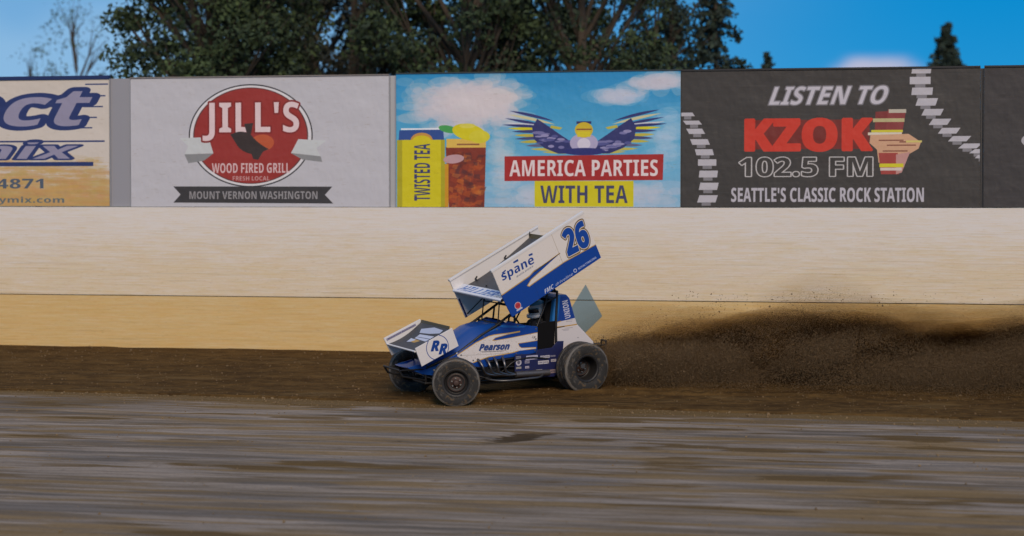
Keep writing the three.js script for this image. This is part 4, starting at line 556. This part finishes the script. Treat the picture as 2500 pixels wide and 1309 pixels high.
for (const k of [-1, 1]) { for (const [a, b] of [[0.47, 0.44], [0.30, 0.33]]) part('rear_radius_rod', pipe([[-1.06, a, 0.37 * k], [-0.42, b, 0.37 * k]], 0.014), BLACK, car); part('rear_shock', [limb(V(-1.10, 0.36, 0.36 * k), V(-1.0, 0.58, 0.24 * k), 0.028, 0.034, 10)], ALU, car); }
part('seat', [plate([[-0.30, 0.30], [-0.36, 0.44], [-0.62, 0.40], [-0.70, 0.62], [-0.74, 1.10], [-0.82, 1.32], [-0.90, 1.30], [-0.84, 0.9], [-0.80, 0.30]], -0.21, 0.21, 0.03), box(0.20, 0.26, 0.05, -0.80, 1.20, -0.17, 0.02), box(0.20, 0.26, 0.05, -0.80, 1.20, 0.17, 0.02)], DARK, car);
part('cockpit_shade_sheet', plate([[-0.48, 0.985], [-0.60, 1.03], [-0.80, 1.04], [-0.785, 0.60], [-0.47, 0.60]], -0.315, -0.305, 0.002), phys([0.007, 0.007, 0.008], 0.9, { specularIntensity: 0.15 }), car);  // black sheet standing in for the shade inside the open cockpit side
part('steering_wheel', (() => { const g = new THREE.TorusGeometry(0.17, 0.014, 8, 28); g.rotateY(Math.PI / 2); g.rotateZ(-0.35); g.translate(-0.30, 0.96, 0); return [g, limb(V(-0.30, 0.96, 0), V(0.02, 0.86, 0), 0.018, 0.018, 8), limb(V(-0.30, 0.96, -0.16), V(-0.30, 0.96, 0.16), 0.012, 0.012, 6)]; })(), DARK, car);
part('dashboard', [box(0.03, 0.16, 0.52, -0.04, 0.97, 0, 0.01)], BLACK, car);

// wheels --------------------------------------------------------------
const tyreTex = dataTex(512, 256, (i, j) => {                              // around x across: clay dust that has stuck to the shoulders and the tread
  const u = i / 512, v = j / 256, n = fbm(u * 24, v * 30, 4, 121, 24, 0), g = vnoise(u * 256, v * 128, 122, 256, 0), p = Math.abs(v - 0.5) * 2;
  const band = Math.exp(-Math.pow((p - 0.60) / 0.10, 2)) * 0.75 + Math.exp(-Math.pow((p - 0.36) / 0.10, 2)) * 0.15 + 0.22 + (p < 0.36 ? 0.12 : 0);
  const m = sstep(0.25, 0.80, band * 0.85 + (n - 0.5) * 0.9 + (g - 0.5) * 0.3); const mud = sstep(0.60, 0.72, fbm(u * 40, v * 26, 3, 124, 40, 0)) * 0.7; return mix3(mix3([0.020, 0.019, 0.018], [0.20, 0.185, 0.165], m * 0.62), [0.10, 0.066, 0.032], mud);
});
const tyreBump = dataTex(512, 256, (i, j) => { const u = i / 512, v = j / 256, p = Math.abs(v - 0.5) * 2; const blk = p < 0.40 ? (((u * 60 + Math.floor(v * 22) * 0.5) % 1) < 0.18 || ((v * 22) % 1) < 0.2 ? 0 : 1) : 0.6 + 0.4 * vnoise(u * 160, v * 100, 123, 160, 0); return [blk, blk, blk]; }, false);
const tyreMat = new THREE.MeshStandardMaterial({ map: tyreTex, roughness: 0.88, bumpMap: tyreBump, bumpScale: 0.006 });
const rimMat = std([0.016, 0.015, 0.015], 0.55, 0.15), hubMat = std([0.050, 0.026, 0.020], 0.6, 0.15), boltMat = std([0.34, 0.33, 0.31], 0.4, 0.9);
function wheel(label, R, w, rim, dish, x, z, steer, camber) {
  const o = new THREE.Group(); o.name = 'wheel'; o.userData.label = label; car.add(o); o.position.set(x, R - 0.02, z); o.rotation.set(camber, steer, 0);
  const out = z < 0 ? -1 : 1, P = [], h = w / 2;
  const half = [[rim + 0.004, 0.84], [rim + 0.016, 0.96], [lerp(rim, R, 0.30), 1.05], [lerp(rim, R, 0.55), 1.075], [lerp(rim, R, 0.80), 1.03], [R - 0.022, 0.95], [R - 0.008, 0.885], [R - 0.002, 0.80], [R, 0.66]];
  const gro = [[R, 0.40], [R - 0.010, 0.385], [R - 0.010, 0.345], [R, 0.33], [R + 0.002, 0.10]];
  for (const [r, a] of [...half, ...gro]) P.push(new THREE.Vector2(r, -a * h)); for (const [r, a] of [...half, ...gro].reverse()) P.push(new THREE.Vector2(r, a * h));
  const tg = new THREE.LatheGeometry(P, 56); tg.rotateX(Math.PI / 2); part('tyre', tg, tyreMat, o);
  const dz = h - dish, L = (p) => { const g = new THREE.LatheGeometry(p.map(([r, a]) => new THREE.Vector2(r, a)), 48); g.rotateX(Math.PI / 2); if (out < 0) g.rotateY(Math.PI); return g; };
  const rm = part('rim', L([[rim + 0.012, -h * 0.86], [rim - 0.016, -h * 0.84], [rim - 0.03, -h * 0.5], [rim - 0.03, dz - 0.05], [rim - 0.05, dz - 0.012], [rim * 0.62, dz], [rim * 0.36, dz - 0.02], [rim * 0.34, dz - 0.02], [0.085, dz - 0.018], [0.085, dz - 0.03], [rim * 0.6, dz - 0.016], [rim - 0.045, dz - 0.03], [rim - 0.022, dz + 0.004], [rim - 0.020, h * 0.80], [rim - 0.012, h * 0.95], [rim + 0.018, h * 0.97], [rim + 0.020, h * 0.90]]), rimMat, o);
  part('hub', L([[0.001, dz + 0.045], [0.03, dz + 0.045], [0.042, dz + 0.035], [0.045, dz + 0.0], [0.085, dz - 0.004], [0.09, dz - 0.02]]), hubMat, o);
  part('hub_ring', (() => { const g = new THREE.TorusGeometry(rim * 0.62, 0.006, 6, 40); g.translate(0, 0, out * (dz + 0.004)); return g; })(), hubMat, rm);
  const bolts = []; for (let i = 0; i < 16; i++) { const a = i / 16 * 6.283, g = new THREE.CylinderGeometry(0.006, 0.006, 0.012, 6); g.rotateX(Math.PI / 2); g.translate(Math.cos(a) * (rim + 0.002), Math.sin(a) * (rim + 0.002), out * h * 0.975); bolts.push(g); } part('bolt_ring', bolts, rimMat, rm).userData.kind = 'stuff';
  for (let i = 0; i < 6; i++) { const a = i / 6 * 6.283 + 0.4, g = new THREE.CylinderGeometry(0.010, 0.012, 0.02, 8); g.rotateX(Math.PI / 2); g.translate(Math.cos(a) * 0.066, Math.sin(a) * 0.066, out * (dz + 0.008)); part('lug_nut', g, boltMat, rm); }
  return o;
}
wheel('near front wheel, turned to face the camera', 0.347, 0.23, 0.192, 0.045, 1.07, -0.70, -0.46, 0.0);
wheel('far front wheel behind the front wing', 0.347, 0.27, 0.192, 0.06, 1.07, 0.72, -0.46, 0.0);
wheel('near rear wheel with a deep dish', 0.380, 0.305, 0.192, 0.19, -1.08, -0.635, 0, 0.0);
wheel('wide far rear wheel', 0.43, 0.46, 0.192, 0.22, -1.08, 0.72, 0, 0.0);

// ------------------------------------------------------------------ driver
{
  const p = thing('person', 'driver in dark suit and pale striped helmet strapped in the race car', 'person'); p.position.copy(car.position); p.quaternion.copy(car.quaternion);
  const J = { hip: [-0.60, 0.50, 0], chest: [-0.70, 0.86, 0], neck: [-0.70, 1.03, 0], head: [-0.69, 1.10, 0] };
  const B = [[[-0.60, 0.50, 0], [-0.68, 0.74, 0], 0.155, 0.15], [[-0.68, 0.74, 0], [-0.70, 0.93, 0], 0.15, 0.14], [[-0.70, 0.95, 0], [-0.69, 1.10, 0], 0.075, 0.065]];
  for (const k of [-1, 1]) B.push([[-0.70, 0.94, 0.06 * k], [-0.69, 0.95, 0.19 * k], 0.09, 0.075], [[-0.69, 0.95, 0.19 * k], [-0.52, 0.76, 0.235 * k], 0.064, 0.052], [[-0.52, 0.76, 0.235 * k], [-0.335, 0.945, 0.175 * k], 0.05, 0.036], [[-0.60, 0.47, 0.09 * k], [-0.18, 0.62, 0.13 * k], 0.088, 0.066], [[-0.18, 0.62, 0.13 * k], [0.16, 0.34, 0.12 * k], 0.06, 0.045], [[0.16, 0.33, 0.12 * k], [0.22, 0.42, 0.12 * k], 0.042, 0.034]);
  const n = 84, c = V(-0.24, 0.72, 0), S = 0.56, mc = new MarchingCubes(n, std([0.02, 0.022, 0.03], 0.85), false, false, 60000); mc.isolation = 0;
  const d3 = (x, y, z, [a, b, ra, rb]) => { const ux = b[0] - a[0], uy = b[1] - a[1], uz = b[2] - a[2], l = ux * ux + uy * uy + uz * uz; const t = Math.min(1, Math.max(0, ((x - a[0]) * ux + (y - a[1]) * uy + (z - a[2]) * uz) / l)); return Math.hypot(x - a[0] - ux * t, y - a[1] - uy * t, z - a[2] - uz * t) - lerp(ra, rb, t); };
  const hn = n / 2; for (let k = 0; k < n; k++) for (let j = 0; j < n; j++) for (let i = 0; i < n; i++) { const x = c.x + (i - hn) / hn * S, y = c.y + (j - hn) / hn * S, z = c.z + (k - hn) / hn * S; let d = 9; for (const b of B) { const e = d3(x, y, z, b), q = Math.max(0, 0.035 - Math.abs(d - e)) / 0.035; d = Math.min(d, e) - q * q * 0.035 * 0.25; } mc.field[i + j * n + k * n * n] = -d; }
  mc.update(); const cnt = mc.count !== undefined ? mc.count : mc.geometry.drawRange.count; const g = new THREE.BufferGeometry(), pa = new Float32Array(cnt * 3), na = new Float32Array(cnt * 3);
  for (let i = 0; i < cnt; i++) { pa[i * 3] = c.x + mc.positionArray[i * 3] * S; pa[i * 3 + 1] = c.y + mc.positionArray[i * 3 + 1] * S; pa[i * 3 + 2] = c.z + mc.positionArray[i * 3 + 2] * S; for (let q = 0; q < 3; q++) na[i * 3 + q] = mc.normalArray[i * 3 + q]; }
  g.setAttribute('position', new THREE.BufferAttribute(pa, 3)); g.setAttribute('normal', new THREE.BufferAttribute(na, 3)); g.computeVertexNormals();
  part('body', g, std([0.018, 0.019, 0.026], 0.85), p);
  for (const k of [-1, 1]) { const f = []; f.push(limb(V(-0.345, 0.935, 0.178 * k), V(-0.305, 0.972, 0.170 * k), 0.034, 0.032, 8)); for (let q = 0; q < 4; q++) { const y = 0.935 + q * 0.019, l = [0.9, 1, 0.97, 0.8][q]; f.push(...pipe([[-0.315, y, 0.178 * k], [-0.278, y + 0.012, 0.190 * k], [-0.270, y + 0.01, 0.162 * k - 0.006 * l * k], [-0.295, y + 0.006, 0.146 * k]], 0.010, 6)); } f.push(...pipe([[-0.335, 0.955, 0.155 * k], [-0.318, 0.985, 0.145 * k], [-0.296, 1.0, 0.152 * k]], 0.011, 6)); part('glove', f, std([0.03, 0.03, 0.034], 0.8), p); }
  // helmet: egg shaped shell with eye port, dark visor, chin bar
  const ht = canvasTex(512, 256, (q) => { q.fillStyle = '#b9b9bb'; q.fillRect(0, 0, 512, 256); poly(q, [[0, 40], [512, 20], [512, 70], [0, 96]], '#4a7f96'); poly(q, [[0, 20], [512, 4], [512, 20], [0, 40]], '#a9805c'); poly(q, [[0, 150], [512, 170], [512, 190], [0, 176]], '#2c3550'); });
  const hg = new THREE.SphereGeometry(0.142, 36, 28); { const a = hg.attributes.position; for (let i = 0; i < a.count; i++) { let x = a.getX(i), y = a.getY(i), z = a.getZ(i); x *= 1.08; z *= 0.90; if (y < 0 && x > 0) x *= 1.06; if (y < -0.09) y = -0.09 + (y + 0.09) * 0.5; a.setXYZ(i, x, y, z); } hg.computeVertexNormals(); } hg.rotateZ(-0.15); hg.translate(-0.70, 1.195, 0);
  const hel = part('helmet', hg, printed(ht, 0.25), p);
  part('visor', (() => { const q = new THREE.SphereGeometry(0.146, 30, 10, Math.PI * 0.62, Math.PI * 0.76, 1.28, 0.50); q.scale(1.10, 1, 0.92); q.rotateZ(-0.15); q.translate(-0.694, 1.195, 0); return q; })(), phys([0.01, 0.012, 0.016], 0.12, { side: THREE.DoubleSide }), hel);
  part('chin_bar', [curve([[-0.66, 1.11, -0.125], [-0.575, 1.095, -0.085], [-0.545, 1.092, 0], [-0.575, 1.095, 0.085], [-0.66, 1.11, 0.125]], 0.03, 10, 20)], std([0.55, 0.55, 0.57], 0.3), hel);
  part('neck_collar', [box(0.20, 0.06, 0.24, -0.72, 1.03, 0, 0.02)], std([0.02, 0.02, 0.02], 0.8), p);
  for (const k of [-1, 1]) part('harness_strap', pipe([[-0.83, 1.03, 0.09 * k], [-0.62, 0.99, 0.09 * k], [-0.535, 0.80, 0.07 * k], [-0.46, 0.60, 0.04 * k]], 0.013, 6), std([0.20, 0.20, 0.21], 0.8), p);
}

// ------------------------------------------------------------------ dirt thrown up by the rear wheels
{
  const r = rng(777), gauss = () => { let s = 0; for (let i = 0; i < 5; i++) s += r(); return (s - 2.5) / 0.6455; };
  const topAt = [[-9, 0.5], [-11.5, 0.65], [-13, 0.8]];
  const crest = [[1.7, 0.46], [2.3, 0.60], [3.0, 0.66], [3.7, 0.76], [4.6, 0.90], [5.5, 0.97], [6.0, 0.92], [6.6, 0.78], [7.3, 0.66], [7.9, 0.72], [8.8, 0.95], [10, 0.9], [13.5, 0.6]];
  const H = (s) => { for (let i = 0; i < crest.length - 1; i++) if (s <= crest[i + 1][0]) return lerp(crest[i][1], crest[i + 1][1], Math.max(0, (s - crest[i][0]) / (crest[i + 1][0] - crest[i][0]))); return 0.5; };
  const clod = new THREE.IcosahedronGeometry(1, 0); { const p = clod.attributes.position; for (let i = 0; i < p.count; i++) { const k = 0.8 + 0.4 * hash(Math.round(p.getX(i) * 50), Math.round(p.getY(i) * 50) + Math.round(p.getZ(i) * 50) * 7, 5); p.setXYZ(i, p.getX(i) * k, p.getY(i) * k, p.getZ(i) * k); } clod.computeVertexNormals(); }
  const grain = new THREE.TetrahedronGeometry(1, 0), dirt = new THREE.MeshStandardMaterial({ color: 0xffffff, roughness: 1 });
  const M = new THREE.Matrix4(), q = new THREE.Quaternion(), e = new THREE.Euler(), sc = V(), col = new THREE.Color();
  function spray(name, label, geo, n, place) {
    const im = new THREE.InstancedMesh(geo, dirt, n); im.name = numbered(name); im.userData = { label, category: 'dirt', kind: 'stuff' }; shadow(im);
    for (let i = 0; i < n; i++) { const [s, y, v, d, t] = place(); q.setFromEuler(e.set(r() * 6, r() * 6, r() * 6)); sc.set(d * (0.7 + r() * 0.9), d * (0.6 + r() * 0.6), d * (0.7 + r() * 0.6)); M.compose(W(s, y, v), q, sc); im.setMatrixAt(i, M); im.setColorAt(i, col.setRGB(...mix3([0.112, 0.069, 0.030], [0.20, 0.138, 0.070], t))); }
    im.instanceMatrix.needsUpdate = true; scene.add(im); return im;
  }
  const plume = (thin) => () => {
    for (;;) {
      const s = 1.75 + 9.0 * r(), age = Math.min(1, (s - 1.7) / 3.5), v = 3.35 - 0.8 * age + gauss() * (0.26 + 0.46 * age);
      if (v < 0.12 || v > 5.2 || (s < 2.5 && v > 3.75)) continue;
      const h = H(s) * (1 - 0.10 * Math.abs(v - 2.6)), k = thin ? Math.pow(r(), 0.8) * 1.5 : Math.pow(r(), 0.8) * (0.93 + 0.11 * gauss()), y = h * k;
      const bil = fbm(s * 1.15 - y * 0.9 + 5, y * 2.0 + s * 0.15, 4, 141);
      if (y < -0.02 || r() > (thin ? sstep(1.85, 0.3, k) * sstep(0.32, 0.62, bil) : 0.35 + 0.65 * sstep(0.30, 0.60, bil + 0.2 * (1 - k)))) continue;
      return [s, y + cushion(s, v), v, thin ? 0.0022 + 0.0018 * r() : 0.0044 + 0.0048 * r() * r(), thin ? 0.3 + 0.5 * r() : 0.28 * r() * r()];
    }
  };
  // the finest dust hangs as soft puffs that dim what lies behind them
  const air = new THREE.MeshPhysicalMaterial({ color: 0xffffff, roughness: 0, transmission: 1, thickness: 1, ior: 1.0, specularIntensity: 0, transparent: true, opacity: 0.02, attenuationColor: new THREE.Color().setRGB(0.34, 0.29, 0.24), attenuationDistance: 1.3 });
  const thinAir = air.clone(); thinAir.attenuationDistance = 6.5; thinAir.attenuationColor = new THREE.Color().setRGB(0.36, 0.315, 0.26);
  const cloud = thing('dust_cloud', 'soft brown dust hanging in the air behind the rear wheels', 'dust'); cloud.userData.kind = 'stuff';
  const puff = (s, y, v, rs, ry, rv, m, k) => { const g = mergeVertices(new THREE.IcosahedronGeometry(1, 5).deleteAttribute('uv').deleteAttribute('normal')); const p = g.attributes.position; for (let i = 0; i < p.count; i++) { const x = p.getX(i), yy = p.getY(i), z = p.getZ(i), d = 0.80 + 0.44 * fbm(x * 1.6 + k * 3.1 + z * 0.9, yy * 2.4 + k * 1.7 - z * 0.6, 4, 151); p.setXYZ(i, x * d * rs, yy * d * ry, z * d * rv); } g.computeVertexNormals(); const o = part('dust_puff', g, m, cloud); o.position.copy(W(s, y, v)); o.rotation.set(0, -TURN, 0); };
  let kk = 0;
  for (const [s, y, rs, ry] of [[2.7, 0.42, 0.8, 0.40], [3.7, 0.52, 1.0, 0.48], [4.8, 0.60, 1.1, 0.56], [5.8, 0.60, 1.1, 0.58], [6.9, 0.50, 1.2, 0.54], [8.1, 0.54, 1.2, 0.56], [9.2, 0.62, 1.1, 0.62], [10.4, 0.6, 1.1, 0.6]]) puff(s, y + 0.12, 2.75, rs, ry, 0.55, air, kk++);
  for (let i = 0; i < 22; i++) { const s = 2.4 + 8.2 * (i + r()) / 22; puff(s, H(Math.min(9.5, s)) * (0.55 + 0.55 * r()) + 0.22, 1.7 + 1.5 * r(), 0.8 + 0.9 * r(), 0.28 + 0.34 * r(), 0.45 + 0.3 * r(), thinAir, kk++); }
  spray('dirt_spray', 'dark brown spray of dirt flying behind the rear wheels', grain, 760000, plume(false));
  spray('dust_haze', 'thin tan dust drifting above the flying dirt', grain, 200000, plume(true));
  // clods flung back off the tyre treads in separate arcs
  const arcs = Array.from({ length: 26 }, () => [r() < 0.55 ? [2.35, 0.30, 4.05] : [1.75, 0.34, 3.1], 0.10 + 0.75 * r(), 5 + 7 * r(), (r() - 0.6) * 1.2]);
  spray('flung_clods', 'larger clods of dirt flung in arcs off the rear tyres', clod, 4200, () => { for (;;) { const [o, a, sp, dv] = arcs[Math.floor(r() * 26)], T = Math.pow(r(), 1.4) * 0.75, k = 0.05 + 0.12 * T; const s = o[0] + Math.cos(a) * sp * T + gauss() * k, y = o[1] + Math.sin(a) * sp * T * 0.8 - 4.9 * T * T + gauss() * k, v = o[2] + dv * T + gauss() * k; if (v < 0.15 || y < 0.06 || y > 1.5 || s > 11 || (s < 2.5 && v > 3.8)) continue; return [s, y + 0.1, v, 0.004 + 0.011 * r() * r() * r(), 0.3 * r()]; } });
  spray('dirt_clods', 'loose clods of dirt lying on the bank and the track', clod, 5200, () => { const s = -13 + 26 * r(), b = r(), v = b < 0.55 ? 0.2 + 5.4 * r() : b < 0.85 ? edge(s) + Math.abs(gauss()) * 0.35 : 5.5 + 9.5 * r(); const d = 0.006 + 0.020 * r() * r() * r(); return [s, (v < edge(s) ? cushion(s, v) : packed(v)) + d * 0.3, v, d, v < edge(s) ? 0.4 * r() : 0.3 + 0.7 * r()]; });
}
renderer.render(scene, camera);
